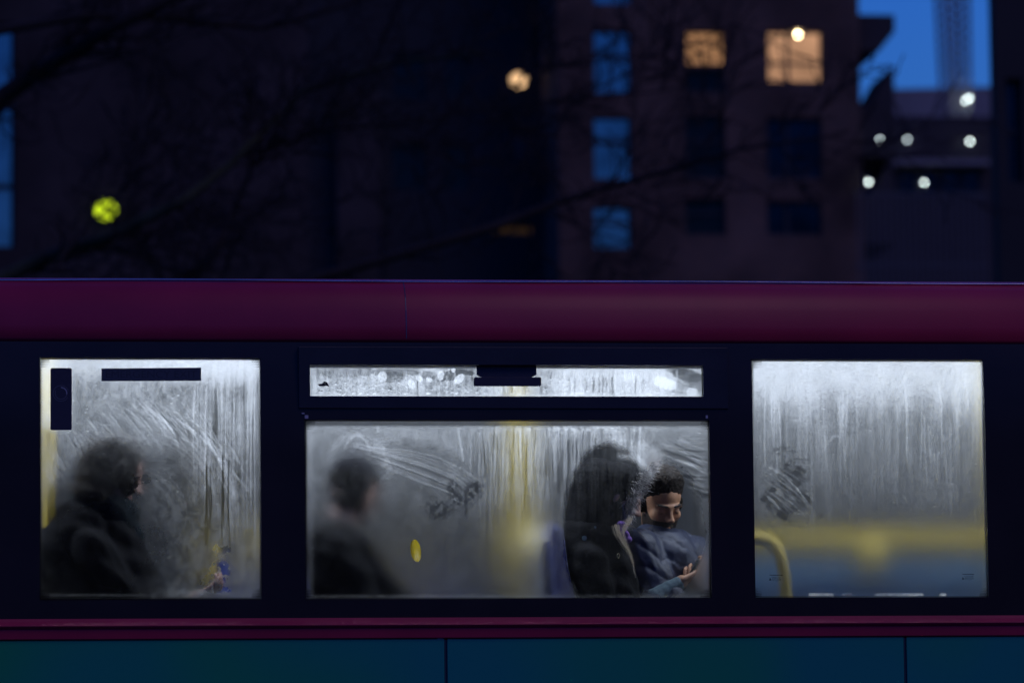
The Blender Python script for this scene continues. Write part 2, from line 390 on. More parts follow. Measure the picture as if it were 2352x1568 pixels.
def paint_first(u, v):
    rnd = random.Random(11); L, R, T, B = 92, 600, 821, 1375
    F = .13 + .14 * (fbm(u / 60, v / 60, 3) - .5) + .16 * (fbm(u / 14, v / 18, 4) - .5)
    F = F + .55 * (1 - ss(v, 822, 900)) * (.5 + .5 * ss(u, 150, 440))
    Rg = np.full_like(u, .46)
    # mottled film above the wipe, right of the round fitting
    film = gell(u, v, 380, 905, 200, 45)
    F = F + film * (.25 * (fbm(u / 9, v / 14, 6) - .35))
    # drips on the right side
    m_ = ss(u, 430, 480)
    F = F + m_ * (1 - ss(v, 1150, 1375)) * .18 * (vn(u / 7.0, v / 160, 8) - .35)
    F = F + m_ * (1 - ss(v, 1000, 1250)) * .2 * (vn(u / 3.2, v / 90, 9) - .4)
    for _ in range(26):
        x = rnd.uniform(440, 594); y0 = rnd.uniform(835, 900); y1 = y0 + rnd.uniform(120, 420)
        F = F + .13 * rnd.uniform(.1, 1) * stroke(u, v, wob(x, y0, y1, 1.8, rnd), 1.5, 1.1)
    for x, y1 in ((568, 1240), (585, 1330), (577, 1180)):
        F = F + .18 * stroke(u, v, wob(x, 860, y1, 1.5, rnd), 1.8)
    F = F + .22 * (1 - ss(u, 150, 175)) * (1 - ss(v, 975, 1000)) * (.6 + .8 * fbm(u / 12, v / 40, 71))
    # feathered wipe strokes round the head
    for k in range(95):
        a = rnd.uniform(8, 168); rr = 200 + rnd.gauss(0, 14)
        cx, cy = 318 + (rr + 12) * math.cos(rad(a)) * 1.0, 1140 - rr * .98 * math.sin(rad(a))
        ang = rad(rnd.gauss(-50, 9) if a > 60 else rnd.gauss(-60, 7)); ln = rnd.uniform(30, 80) * (1.2 if a < 100 else .7)
        w = rnd.uniform(1.6, 6.0)
        pts = [(cx, cy), (cx + .5 * ln * math.cos(ang) + 4, cy - .5 * ln * math.sin(ang)), (cx + ln * math.cos(ang) * 1.1, cy - ln * math.sin(ang))]
        F = F + (.13 * rnd.uniform(.2, 1)) * stroke(u, v, pts, w * .7, w) - .06 * stroke(u, v, [(p[0] + 5, p[1]) for p in pts], 1.6)
    for k in range(34):
        r0 = rnd.uniform(90, 265); a1 = rnd.uniform(35, 75)
        F = F + .10 * rnd.uniform(.2, 1) * stroke(u, v, arc(300, 1190, r0, a1, a1 - rnd.uniform(25, 60), 10, r0 * 1.0), rnd.uniform(1.2, 4))
    for k in range(5):
        F = F + .13 * stroke(u, v, [(418 + 12 * k, 925 + 6 * k), (462 + 10 * k, 985 + 8 * k), (500 + 6 * k, 1050 + 8 * k), (516 + 4 * k, 1096)], 1.6)
    # wiped, almost clear inside of the arc
    inn = ss(gell(u, v, 300, 1200, 200, 190, 2.2), .2, .75)
    F = F * (1 - .55 * inn); Rg = Rg - .06 * inn
    inn2 = ss(gell(u, v, 215, 1270, 185, 190, 1.6) + .15 * (fbm(u / 30, v / 30, 72) - .5), .2, .9); F = F * (1 - .93 * inn2); Rg = Rg - .13 * inn2
    hd = ss(gell(u, v, 250, 1105, 88, 105, 2.0), .15, .8); F = F * (1 - .72 * hd); Rg = Rg - .05 * hd * (1 - inn2)
    F = F + .10 * gell(u, v, 430, 1240, 100, 150, 1.5) * ss(fbm(u / 17, v / 20, 73, 5), .3, .75) * (1 - inn2)
    # clear water patches
    for cu, cv, ru, rv, k, rgh in ((310, 1125, 14, 40, .9, .16), (335, 1100, 16, 14, .7, .2), (300, 1150, 12, 12, .8, .12), (355, 1250, 40, 50, .5, .22),
                             (460, 1215, 26, 34, .5, .3), (505, 1312, 30, 36, .8, .14), (500, 1354, 36, 9, .9, .10), (470, 1330, 34, 30, .7, .25), (400, 1335, 60, 34, .5, .3), (440, 1180, 20, 16, .6, .3),
                             (510, 1260, 26, 18, .6, .14)):
        g = gell(u, v, cu, cv, ru, rv, 1.5) * ss(fbm(u / 8, v / 9, int(cu)), .30, .55)
        F = F * (1 - k * g); Rg = Rg * (1 - g) + rgh * g
    F = F + .35 * gell(u, v, 470, 1360, 80, 8) * fbm(u / 6, v / 4, 77) + .22 * gell(u, v, 200, 1366, 140, 3) * fbm(u / 8, v / 3, 78)
    for _ in range(10):
        x = rnd.uniform(470, 540); F = F - .2 * stroke(u, v, wob(x, rnd.uniform(1040, 1120), rnd.uniform(1180, 1280), 1.2, rnd), 1.6)
    dr = drops(u, v, rnd, L, R, T, B, 170, bias=3.2)
    return finish(u, v, F, Rg, L, R, T, B, dr, seed=1)

def paint_main(u, v):
    rnd = random.Random(5); L, R, T, B = 702, 1631, 964, 1375
    F = .12 + .12 * (fbm(u / 70, v / 70, 23) - .5) + .12 * (fbm(u / 16, v / 20, 24) - .5)
    F = F + .10 * (1 - ss(v, 964, 1060))
    Rg = np.full_like(u, .52)
    # vertical runs
    z = ss(u, 1060, 1150) * (1 - ss(u, 1440, 1520)) * (1 - ss(v, 1080 + 60 * vn(u / 30, u * 0, 3), 1260))
    F = F + z * (.24 * (vn(u / 7.5, v / 120, 28) - .34) + .22 * (vn(u / 3.0, v / 60, 29) - .42))
    for _ in range(70):
        x = rnd.uniform(1075, 1480); y0 = rnd.uniform(964, 1010); y1 = y0 + rnd.uniform(40, 300)
        F = F + .12 * rnd.uniform(.1, 1) * stroke(u, v, wob(x, y0, y1, 2.6, rnd, drift=rnd.uniform(-8, 8)), 1.5, 1.2)
    for _ in range(26):
        x = rnd.uniform(1080, 1420); y0 = rnd.uniform(975, 1030)
        F = F - .13 * stroke(u, v, wob(x, y0, y0 + rnd.uniform(40, 160), 2.2, rnd), 1.8)
    F = F + .30 * gell(u, v, 1330, 980, 130, 14) * ss(fbm(u / 6, v / 7, 31), .4, .6)
    # the long wipe: a sheaf of near-parallel arcs ending in blots
    for k in range(44):
        off = 66 * rnd.random() ** 1.4; b = rnd.uniform(-4, 4)
        pts = [(800 + 25 * rnd.random() + b, 1014 + off * .4), (870, 1026 + off * .6 + b), (960, 1040 + off + b), (1040, 1068 + off * 1.05), (1108 - off * .9, 1108 + off * .95)]
        F = F + rnd.choice((.065, .04, -.045, .03)) * stroke(u, v, pts, rnd.uniform(.9, 2.8))
    F = F + .13 * stroke(u, v, [(858, 1028), (930, 1033), (1000, 1048), (1060, 1076), (1112, 1110)], 1.7)
    F = F + .16 * stroke(u, v, arc(820, 1045, 30, 160, 10, 10, 45), 4) + .10 * stroke(u, v, arc(822, 1075, 68, 170, -20, 10, 78), 9)
    F = F + .14 * stroke(u, v, arc(950, 1190, 180, 120, 40, 12, 190), 14) * fbm(u / 9, v / 9, 35)
    F = F + .22 * stroke(u, v, [(1052, 985), (1060, 1030), (1064, 1062)], 3.2) + .12 * stroke(u, v, [(868, 968), (868, 995)], 3)
    for cu, cv, ru, rv in ((1085, 1130, 16, 22), (1050, 1145, 16, 18), (1095, 1115, 16, 9), (1008, 1170, 30, 22), (1040, 1120, 10, 18), (1070, 1160, 4, 26)):
        g = gell(u, v, cu, cv, ru, rv, 1.3) * ss(fbm(u / 6, v / 6, int(cu)), .36, .54)
        F = F * (1 - .85 * g); Rg = Rg * (1 - g) + .28 * g
    # swirled smear between the drips and the wipe, and over the passengers on the right
    F = F + .20 * ss(gell(u, v, 1450, 1040, 90, 34, 1.6, .25), .2, .8) * (.5 + fbm(u / 22, v / 12, 40))
    for k in range(40):
        y0 = rnd.uniform(1005, 1130); x0 = rnd.uniform(1520, 1580)
        F = F + rnd.choice((.16, .10, -.12)) * stroke(u, v, [(x0, y0), (x0 + 35, y0 + rnd.uniform(2, 18)), (x0 + 80, y0 + rnd.uniform(8, 45))], rnd.uniform(1, 3))
    # the clear part round the two passengers
    c1 = ss(gell(u, v, 1528, 1215, 98, 165, 2.0) + .25 * (fbm(u / 26, v / 26, 47) - .5), .15, .8)
    c2 = ss(gell(u, v, 1398, 1222, 100, 196, 3.2) + .22 * (fbm(u / 24, v / 24, 48) - .5), .10, .42)
    c4 = .75 * ss(gell(u, v, 815, 1110, 66, 88, 1.6), .15, .8); c4 = np.maximum(c4, .8 * ss(gell(u, v, 780, 1330, 150, 120, 1.5, .5), .15, .8)); F = F * (1 - c4 * 1.08); Rg = Rg - .10 * c4
    c = np.maximum(c1, c2 * .92)
    F = F * (1 - .995 * c) + .004 * c * (fbm(u / 30, v / 30, 44)); Rg = Rg * (1 - ss(c, 0, .8)) + (.075 + .05 * ss(u, 1560, 1630)) * ss(c, 0, .8)
    F = F + .04 * gell(u, v, 1615, 1250, 24, 160)
    # less milk low down
    low = ss(v, 1080, 1260) * (1 - ss(u, 1260, 1320)); F = F * (1 - .6 * low)
    hole = ss(gell(u, v, 955, 1264, 12.5, 27, 5.0, -.16) - .30 * fbm(u / 5, v / 5, 61), .1, .5)
    F = F * (1 - hole); Rg = Rg * (1 - hole) + .07 * hole
    F = F + .22 * stroke(u, v, [(1425, 1046), (1465, 1052), (1490, 1078), (1500, 1100)], 7)
    F = F + .20 * np.exp(-((v - 1369) / 4) ** 2) * fbm(u / 10, v / 4, 63) + .10 * np.exp(-((u - 712) / 8) ** 2)
    dr = drops(u, v, rnd, L, R, T, B, 90, bias=2.6)
    return finish(u, v, F, Rg, L, R, T, B, dr, seed=2)

def paint_last(u, v):
    rnd = random.Random(8); L, R, T, B = 1727, 2272, 824, 1372
    F = .12 + .07 * (fbm(u / 80, v / 90, 83) - .5) + .05 * (fbm(u / 12, v / 16, 84) - .5)
    F = F + .40 * (1 - ss(v, 826 + 30 * vn(u / 60, u * 0, 85), 960 + 70 * vn(u / 22, u * 0, 5)))
    Rg = np.full_like(u, .50)
    st = 860 + 90 * vn(u / 14, u * 0, 55); z = (1 - ss(v, 1010, 1190)) * ss(v, st, st + 60)
    F = F + z * .06 * (vn(u / 10, v / 200, 88) - .45) + z * .07 * (vn(u / 3.5, v / 140, 89) - .45)
    for x, y0, y1, w, a in [(1756, 880, 1085, 2.0, .30), (1773, 900, 1035, 1.6, .26), (1778, 900, 1040, 1.6, .2), (1790, 930, 1040, 1.8, .26), (1806, 920, 1040, 3, .12),
                            (1836, 900, 1060, 3.5, .16), (1852, 930, 1160, 3, .12), (1862, 890, 1240, 4, .16), (1893, 900, 1080, 2, .2), (1905, 920, 1290, 3, .10),
                            (1927, 915, 1040, 3.5, .2), (1936, 930, 1065, 3, .26), (1946, 900, 1050, 2, .12), (1968, 900, 1020, 2.2, .14), (2000, 870, 1000, 3, .10),
                            (2078, 865, 1060, 2.4, .30), (2083, 900, 1100, 4, .08), (2123, 960, 1110, 2.0, .2), (2132, 980, 1060, 2.0, .26), (2145, 1040, 1100, 2, .14),
                            (2158, 880, 1050, 2.4, .26), (2168, 1000, 1120, 2.6, .16), (2218, 860, 950, 2.4, .3), (2052, 1040, 1150, 4, .07)]:
        F = F + .48 * a * stroke(u, v, wob(x, y0, y1, 1.3, rnd, drift=6 if x > 2050 else 2), w)
    for _ in range(46):
        x = rnd.uniform(1735, 2262); y0 = rnd.uniform(880, 1000)
        F = F + rnd.choice((.05, .03, -.04)) * stroke(u, v, wob(x, y0, y0 + rnd.uniform(80, 260), 1.0, rnd), rnd.uniform(1, 3.5))
    F = F + .12 * stroke(u, v, arc(1920, 1010, 12, 175, 20, 6, 9), 3)
    # hand-wiped dark patch
    g = np.zeros_like(u)
    for k in range(26):
        t = k / 25; x0 = 1752 + 62 * t + rnd.uniform(-5, 5); y0 = 1150 - 85 * t + rnd.uniform(-8, 8)
        ln = rnd.uniform(58, 84) * (1 - .35 * abs(t - .5)); g = np.maximum(g, .9 * stroke(u, v, [(x0, y0), (x0 + .5 * ln, y0 + .36 * ln), (x0 + ln * .92, y0 + .86 * ln)], rnd.uniform(4, 11), rnd.uniform(3, 9)))
    g = ss(g, .1, .9) * ss(fbm(u / 13, v / 11, 91, 5), .25, .60)
    g2 = ss(gell(u, v, 1815, 1040, 60, 18, 1.6, .3), .4, .9) * ss(fbm(u / 18, v / 5, 92), .45, .6) * .7
    g = np.maximum(g, g2)
    F = F * (1 - .75 * g); Rg = Rg * (1 - g) + .40 * g
    for k in range(34):
        a = rnd.uniform(-6, 6); x0 = rnd.uniform(1752, 1800); y0 = 1066 + (x0 - 1760) * .1 + rnd.uniform(0, 90)
        ln = rnd.uniform(30, 90)
        F = F + rnd.choice((.09, .06, .04)) * stroke(u, v, [(x0, y0), (x0 + ln * .5, y0 + ln * .36 + a * .3), (x0 + ln, y0 + ln * .86)], rnd.uniform(.8, 2.2)) * (gell(u, v, 1812, 1136, 80, 76, 2) > .2)
    F = F + .18 * stroke(u, v, [(1768, 1072), (1800, 1092), (1830, 1120), (1862, 1164)], 1.8) + .25 * stroke(u, v, [(1763, 1140), (1778, 1152), (1792, 1172)], 2.0)
    low = ss(v, 1130, 1250); F = F * (1 - .55 * low)
    # bits of ice-white water lying on the bottom rim
    for x0, x1, a in ((1858, 1912, .75), (1935, 1955, .3), (2010, 2035, .35), (2040, 2080, .5), (2075, 2118, .75), (2160, 2172, .8)):
        F = F + a * ss(u, x0 - 4, x0 + 3) * (1 - ss(u, x1 - 3, x1 + 5)) * np.exp(-((v - 1365) / 3.6) ** 4) * ss(fbm(u / 6, v / 3, 99), .2, .5)
    F = F + .3 * ss(u, 2250, 2268) * ss(v, 1330, 1352) * fbm(u / 6, v / 8, 98)
    dr = drops(u, v, rnd, L, R, T, B, 200, bias=3.2)
    return finish(u, v, F, Rg, L, R, T, B, dr, seed=3)

def paint_vent(u, v):
    rnd = random.Random(21); L, R, T, B = 711, 1615, 839, 909
    F = .27 + .34 * (fbm(u / 45, v / 26, 123) - .5) + .2 * (fbm(u / 9, v / 9, 124) - .5)
    F = F + .26 * ss(u, 1240, 1330) * (1 - ss(u, 1535, 1560))
    Rg = np.full_like(u, .42)
    F = F + .16 * (vn(u / 4.5, v / 60, 126) - .45)
    for cu, cv, ru, rv, k, an in ((905, 855, 60, 9, .5, 0), (1035, 862, 46, 12, .75, -.2), (1060, 850, 30, 10, .6, 0), (985, 862, 20, 10, .5, 0), (1080, 857, 9, 6, .9, 0), (1003, 880, 9, 7, .5, 0),
                              (900, 865, 30, 14, .35, 0), (1580, 862, 40, 15, .8, .2), (1600, 880, 22, 24, .6, 0), (1555, 852, 30, 8, .6, .1), (770, 850, 40, 20, .3, 0), (840, 850, 20, 15, .4, 0)):
        g = ss(gell(u, v, cu, cv, ru, rv, 1.8, an) + .5 * (fbm(u / 11, v / 8, int(cu)) - .5), .35, .6)
        F = F * (1 - k * g)
    for cu, cv, ru, rv, an in ((878, 865, 11, 13, 0), (963, 869, 10, 7, .8), (985, 872, 8, 6, .5), (1012, 862, 8, 12, .2), (1055, 870, 9, 15, .8), (945, 882, 8, 12, -.5), (1041, 848, 6, 8, 0), (1527, 880, 30, 14, .3), (1590, 900, 14, 10, 0)):
        F = F + .42 * ss(gell(u, v, cu, cv, ru, rv, 2, an), .25, .7)
    for _ in range(60):
        x = rnd.uniform(930, 1560); y0 = rnd.uniform(842, 875)
        F = F + rnd.choice((.14, .1, -.14)) * stroke(u, v, wob(x, y0, y0 + rnd.uniform(15, 60), .8, rnd, 5), rnd.uniform(1, 2.6))
    for x in (1308, 1320, 1345, 1362, 1376, 1385, 1392, 1405, 1460):
        F = F - .26 * stroke(u, v, wob(x, 868, 904, 1, rnd, 4), 2.4)
    for _ in range(26):
        x = rnd.uniform(760, 1600); F = F + .5 * stroke(u, v, [(x, 904), (x + rnd.uniform(3, 10), 903 + rnd.uniform(-1, 2))], 1.4)
    dr = drops(u, v, rnd, L, R, 860, B, 120, (1.1, 2.0), .7)
    F = F + .25 * np.exp(-((v - 843) / 1.5) ** 2)
    return finish(u, v, F, Rg, L, R, T, B, dr, fr=False, seed=4)

def paint_plain(u, v):
    F = .35 + .2 * (fbm(u / 50, v / 50, 5) - .5) + .3 * (vn(u / 7, v / 120, 6) - .4)
    return np.clip(F, 0, 1), np.full_like(u, .5), np.zeros_like(u)

def fog_material():
    mt = bpy.data.materials.new('misted_inner_glass'); mt.use_nodes = True
    nt = mt.node_tree; nt.nodes.clear(); N = nt.nodes.new; Lk = nt.links.new
    out = N("ShaderNodeOutputMaterial")
    fa = N("ShaderNodeAttribute"); fa.attribute_name = "mist"
    ra = N("ShaderNodeAttribute"); ra.attribute_name = "blur"
    ka = N("ShaderNodeAttribute"); ka.attribute_name = "print"
    rf = N("ShaderNodeBsdfRefraction"); rf.distribution = 'BECKMANN'; rf.inputs["IOR"].default_value = 1.45
    rf.inputs[0].default_value = (.74, .77, .80, 1); Lk(ra.outputs["Fac"], rf.inputs["Roughness"])
    tr = N("ShaderNodeBsdfTranslucent"); tr.inputs[0].default_value = (.90, .93, .97, 1)
    df = N("ShaderNodeBsdfDiffuse"); df.inputs[0].default_value = (.8, .82, .85, 1)
    fm = N("ShaderNodeMixShader"); fm.inputs[0].default_value = .12; Lk(tr.outputs[0], fm.inputs[1]); Lk(df.outputs[0], fm.inputs[2])
    m1 = N("ShaderNodeMixShader"); Lk(fa.outputs["Fac"], m1.inputs[0]); Lk(rf.outputs[0], m1.inputs[1]); Lk(fm.outputs[0], m1.inputs[2])
    ink = N("ShaderNodeBsdfDiffuse"); ink.inputs[0].default_value = (.01, .01, .012, 1)
    m2 = N("ShaderNodeMixShader"); Lk(ka.outputs["Fac"], m2.inputs[0]); Lk(m1.outputs[0], m2.inputs[1]); Lk(ink.outputs[0], m2.inputs[2])
    Lk(m2.outputs[0], out.inputs[0])
    return mt
def outer_material():
    mt = bpy.data.materials.new('outer_glass_face'); mt.use_nodes = True
    nt = mt.node_tree; nt.nodes.clear(); N = nt.nodes.new; Lk = nt.links.new
    out = N("ShaderNodeOutputMaterial"); fr = N("ShaderNodeFresnel"); fr.inputs[0].default_value = 1.45
    rf = N("ShaderNodeBsdfRefraction"); rf.inputs["Roughness"].default_value = 0.0; rf.inputs["IOR"].default_value = 1.45
    gl = N("ShaderNodeBsdfGlossy"); gl.inputs["Roughness"].default_value = .06
    mx = N("ShaderNodeMixShader"); Lk(fr.outputs[0], mx.inputs[0]); Lk(rf.outputs[0], mx.inputs[1]); Lk(gl.outputs[0], mx.inputs[2])
    Lk(mx.outputs[0], out.inputs[0]); return mt
M['fog'] = fog_material(); M['outer'] = outer_material()

GY0, GY1 = 0.030, 0.036
def pane(name, x0, x1, z0, z1, painter, parent, step=0.00095):
    nx = max(8, int((x1 - x0) / step)); nz = max(8, int((z1 - z0) / step))
    xs = np.linspace(x0, x1, nx + 1); zs = np.linspace(z0, z1, nz + 1)
    Xg, Zg = np.meshgrid(xs, zs)
    U, V = UV(Xg, GY1, Zg)
    F, Rg, K = painter(U, V)
    nv = (nx + 1) * (nz + 1)
    off = Vector((0, 0, 0)); q = parent
    while q: off += q.location; q = q.parent
    co = np.stack([Xg.ravel() - off.x, np.full(nv, GY1 - off.y), Zg.ravel() - off.z], 1)
    ex = np.array([[x0, GY0, z0], [x1, GY0, z0], [x1, GY0, z1], [x0, GY0, z1]]) - np.array(off)
    co = np.vstack([co, ex]).astype(np.float32)
    I = np.arange(nv).reshape(nz + 1, nx + 1)
    a, b, c, d = I[:-1, :-1].ravel(), I[1:, :-1].ravel(), I[1:, 1:].ravel(), I[:-1, 1:].ravel()
    quads = np.stack([a, b, c, d], 1)          # normal +y (into the bus)
    quads = np.vstack([quads, [[nv, nv + 1, nv + 2, nv + 3]]]).astype(np.int32)   # normal -y
    me = bpy.data.meshes.new(name); me.vertices.add(len(co)); me.vertices.foreach_set("co", co.ravel())
    me.loops.add(quads.size); me.loops.foreach_set("vertex_index", quads.ravel())
    me.polygons.add(len(quads)); me.polygons.foreach_set("loop_start", np.arange(0, quads.size, 4, dtype=np.int32))
    try: me.polygons.foreach_set("loop_total", np.full(len(quads), 4, dtype=np.int32))
    except Exception: pass
    me.materials.append(M['fog']); me.materials.append(M['outer'])
    mi = np.zeros(len(quads), dtype=np.int32); mi[-1] = 1
    me.update(calc_edges=True)
    me.polygons.foreach_set("material_index", mi)
    for nm, arr in (("mist", F), ("blur", Rg), ("print", K)):
        at = me.attributes.new(nm, 'FLOAT', 'POINT')
        at.data.foreach_set("value", np.concatenate([arr.ravel(), np.zeros(4)]).astype(np.float32))
    o = bpy.data.objects.new(name, me); COL.objects.link(o)
    if parent: o.parent = parent
    return o

# ------------------------------------------------------------------ ground
def structure(o): o['kind'] = 'structure'; return o
g = MB(); g.box(-900, 900, -600, 1400, -1.0, 0.0); structure(g.build('ground', M['grass']))
g = MB(); g.box(-200, 200, -9, 9.0, 0.004, 0.02); structure(g.build('road', M['asphalt']))
g = MB(); g.box(-200, 200, 9.0, 14, 0.004, 0.14); g.box(-200, 200, -26, -9.0, 0.004, 0.14); structure(g.build('pavement', M['paving'], bevel=.01))
g = MB()
for k in range(-16, 17): g.box(k * 6 - 1.2, k * 6 + 1.2, -3.05, -2.95, .0201, .024)
structure(g.build('road_markings', M['roadpaint']))

# ------------------------------------------------------------------ buildings behind
def R2(u0, u1, v0, v1, y):
    """picture rectangle -> x0,x1,z0,z1 on plane y"""
    um, vm = (u0 + u1) / 2, (v0 + v1) / 2
    return P(u0, vm, y).x, P(u1, vm, y).x, P(um, v1, y).z, P(um, v0, y).z
def facade(name, loc_y, u0, u1, vtop, depth, material, wins, label, cat='building', ztop=None, inset=0):
    """wins: (u0,u1,v0,v1, glass material, mullions [(kind, pos)])"""
    x0, x1, _, zt = R2(u0, u1, vtop, vtop + 10, loc_y)
    if ztop: zt = ztop
    root = empty(name, ((x0 + x1) / 2, loc_y, 0)); tag(root, label, cat)
    rects = [R2(w[0], w[1], w[2], w[3], loc_y) for w in wins]
    # further rows of openings outside the frame keep the same rhythm
    mb = MB(); wall_holes(mb, x0, x1, 0, zt, rects, loc_y, loc_y + .45)
    q = [(x0 + .02 * bool(inset), loc_y + .46), (x1, loc_y + .46), (x1, loc_y + depth), (x0 + inset, loc_y + depth)]
    mb.add([(a, b, 0) for a, b in q] + [(a, b, zt - .3) for a, b in q], [(3, 2, 1, 0), (4, 5, 6, 7), (0, 1, 5, 4), (1, 2, 6, 5), (2, 3, 7, 6), (3, 0, 4, 7)])
    mb.build('wall', material, root)
    rf = MB(); q = [(x0 - .3, loc_y - .2), (x1 + .3, loc_y - .2), (x1 + .3, loc_y + depth + .3), (x0 + inset - .3, loc_y + depth + .3)]; rf.add([(a, b, zt) for a, b in q] + [(a, b, zt + .35) for a, b in q], [(3, 2, 1, 0), (4, 5, 6, 7), (0, 1, 5, 4), (1, 2, 6, 5), (2, 3, 7, 6), (3, 0, 4, 7)]); rf.build('roof', M['dark_concrete'], root)
    for w, (a, b, c, d) in zip(wins, rects):
        fr = MB(); t = .07; y0, y1 = loc_y + .2, loc_y + .28
        fr.box(a, b, y0, y1, c, c + t); fr.box(a, b, y0, y1, d - t, d); fr.box(a, a + t, y0, y1, c + t, d - t); fr.box(b - t, b, y0, y1, c + t, d - t)
        for kd, p in w[5]:
            if kd == 'h': zc = d + (c - d) * p; fr.box(a + t, b - t, y0, y1, zc - .05, zc + .05)
            else: xc = a + (b - a) * p; fr.box(xc - .06, xc + .06, y0 + .002, y1 - .002, c + t, d - t)
        f = fr.build('window', M['dark_frame'], root)
        pn = MB(); pn.box(a + .01, b - .01, loc_y + .3, loc_y + .33, c + .01, d - .01)
        pn.build('pane', w[4], f)
    return root

YB = 146.0
wb = []
H = [('h', .40)]
for (v0, v1) in ((-140, 12), (68, 216), (267, 413), (472, 572), (676, 820)):
    wb.append((1362, 1452, v0, v1, M['sky_glass'], H))
rows = ((-190, -60), (68, 213), (265, 410), (455, 540), (676, 820))
for i, (v0, v1) in enumerate(rows):
    if i == 1:
        wb.append((1574, 1667, 70, 150, M['warm_room'], [])); wb.append((1574, 1667, 158, 213, M['dim_glass'], []))
        wb.append((1762, 1890, 70, 190, M['warm_room2'], [('v', .38), ('h', .62)]))
    else:
        wb.append((1574, 1667, v0, v1, M['dim_glass'], H))
        wb.append((1762, 1888, v0 + 6, v1, M['mid_glass'] if i in (2, 3) else M['dim_glass'], [('v', .38)]))
bB = facade('apartment_building', YB, 1268, 1958, -700, 16, M['brown_brick'], wb,
            'brown brick apartment block with two warm lit windows and a column of blue windows', 'building')
# the open balconies on its right-hand corner
for i, (va, vb) in enumerate(((-180, -60), (28, 112), (232, 300), (440, 500))):
    x0, x1, z0, z1 = R2(1958, 2062, va, vb, YB)
    s_ = MB(); zt = z1
    vs = [(x0 + .005, YB + .5, z0), (x0 + .65 * (x1 - x0), YB + .5, z0 + .02), (x1, YB + .5, z0 + .55 * (z1 - z0)), (x1, YB + .5, zt), (x0 + .005, YB + .5, zt)]
    if i in (2, 3): vs = [(x0 + .005, YB + .5, z0 - .8), (x1, YB + .5, z0 - .8), (x1, YB + .5, zt + 1.3), (x0 + .45 * (x1 - x0), YB + .5, zt - .1), (x0 + .005, YB + .5, zt - .35)]
    n = len(vs); s_.add(vs + [(p[0], YB + 4.5, p[2]) for p in vs], [tuple(range(n))[::1], tuple(range(n, 2 * n))[::-1]] + [((k + 1) % n, k, k + n, (k + 1) % n + n) for k in range(n)])
    s_.build('balcony', M['dark_concrete'], bB)
# bulb hanging in the lit window
pb = P(1833, 80, YB + .1); mb = MB(); mb.ell(pb, (.07, .05, .07)); mb.tube([pb + Vector((0, .03, .1)), pb + Vector((0, .03, .5))], .012, 6)
lb = mb.build('ceiling_bulb', M['bulb'], bB)

for (u, v, mk) in ((2021, 321, 'white_lamp'), (1995, 418, 'white_lamp2')):
    p = P(u, v, YB - .3); mb = MB(); mb.tube([p + Vector((-.1, .8, .1)), p + Vector((0, 0, .09))], .02, 6); o = mb.build('balcony_light', M['dark_frame'], bB)
    c = MB(); c.ell(p, (.045, .045, .045), n=12); c.build('lamp_glass', M[mk], o)
YR = 150.0
wr = [(755, 882, 528, 640, M['mid_glass'], [('v', .5)]), (1185, 1232, 300, 365, M['mid_glass'], []), (826, 860, 408, 428, M['sky_glass'], []),
      (1130, 1228, 515, 540, M['warm_dim'], []), (900, 980, 120, 230, M['dim_glass'], []), (900, 980, 330, 440, M['dim_glass'], []),
      (1020, 1080, 120, 230, M['dim_glass'], []), (1020, 1080, 330, 440, M['dim_glass'], [])]
bR = facade('link_building', YR, 700, 1266, -700, 10, M['black_clad'], wr, 'black clad recessed block between the two brick buildings with a round warm wall lamp', 'building')
x0, x1, z0, z1 = R2(775, 872, 210, 700, YR - .6); mb = MB(); mb.box(x0, x1, YR - .6, YR, 0, z1); mb.build('service_shaft', M['dark_brick'], bR)
def bulkhead(u, v, y, r, material, parent, nm='wall_lamp'):
    p = P(u, v, y - .12); b = MB(); b.tube([p + Vector((0, .12, 0)), p + Vector((0, .06, 0))], [r * .9, r * 1.05], 20)
    o = b.build(nm, M['dark_frame'], parent)
    c = MB(); c.ell(p + Vector((0, .02, 0)), (r, .09, r * .9), n=20); c.build('lamp_glass', material, o); return o
bulkhead(1192, 185, YR, .30, M['warm_lamp'], bR)

YA = 92.0
wa = [(-120, 34, 52, 570, M['sky_glass'], [('h', .36), ('h', .72)]), (-120, 34, 640, 900, M['dim_glass'], [])]
bA = facade('brick_building', YA, -900, 700, -900, 30, M['dark_brick'], wa, 'near dark brick building on the left with a yellow-green lamp on its wall', 'building')
bulkhead(243, 482, YA, .24, M['green_lamp'], bA)

# far things in the gap on the right
YF = 240.0
x0, x1, z0, z1 = R2(2052, 2300, 196, 268, YF)
root = empty('distant_building', ((x0 + x1) / 2, YF, 0)); tag(root, 'distant grey-blue building with a sloping roof seen in the gap against the sky', 'building')
mb = MB(); zl = P(2060, 205, YF).z; zr = P(2190, 186, YF).z
mb.add([(x0, YF, 0), (x1 + 8, YF, 0), (x1 + 8, YF, zr), (x0, YF, zl), (x0, YF + 12, 0), (x1 + 8, YF + 12, 0), (x1 + 8, YF + 12, zr), (x0, YF + 12, zl)],
       [(0, 1, 2, 3), (5, 4, 7, 6), (3, 2, 6, 7), (0, 3, 7, 4), (1, 5, 6, 2)]); mb.build('wall', M['concrete'], root)
YM = 200.0
x0, x1, z0, z1 = R2(1960, 2300, 268, 700, YM)
root = empty('low_dark_building', ((x0 + x1) / 2, YM, 0)); tag(root, 'low dark building in the gap with a row of small white lights', 'building')
wl = [R2(1975 + 48 * k, 2010 + 48 * k, 395, 440, YM) for k in range(6)]
mb = MB(); wall_holes(mb, x0 - 6, x1 + 6, 0, z1, wl, YM, YM + .5); mb.box(x0 - 6, x1 + 6, YM + .51, YM + 10, 0, z1 - .3); mb.build('wall', M['dark_concrete'], root)
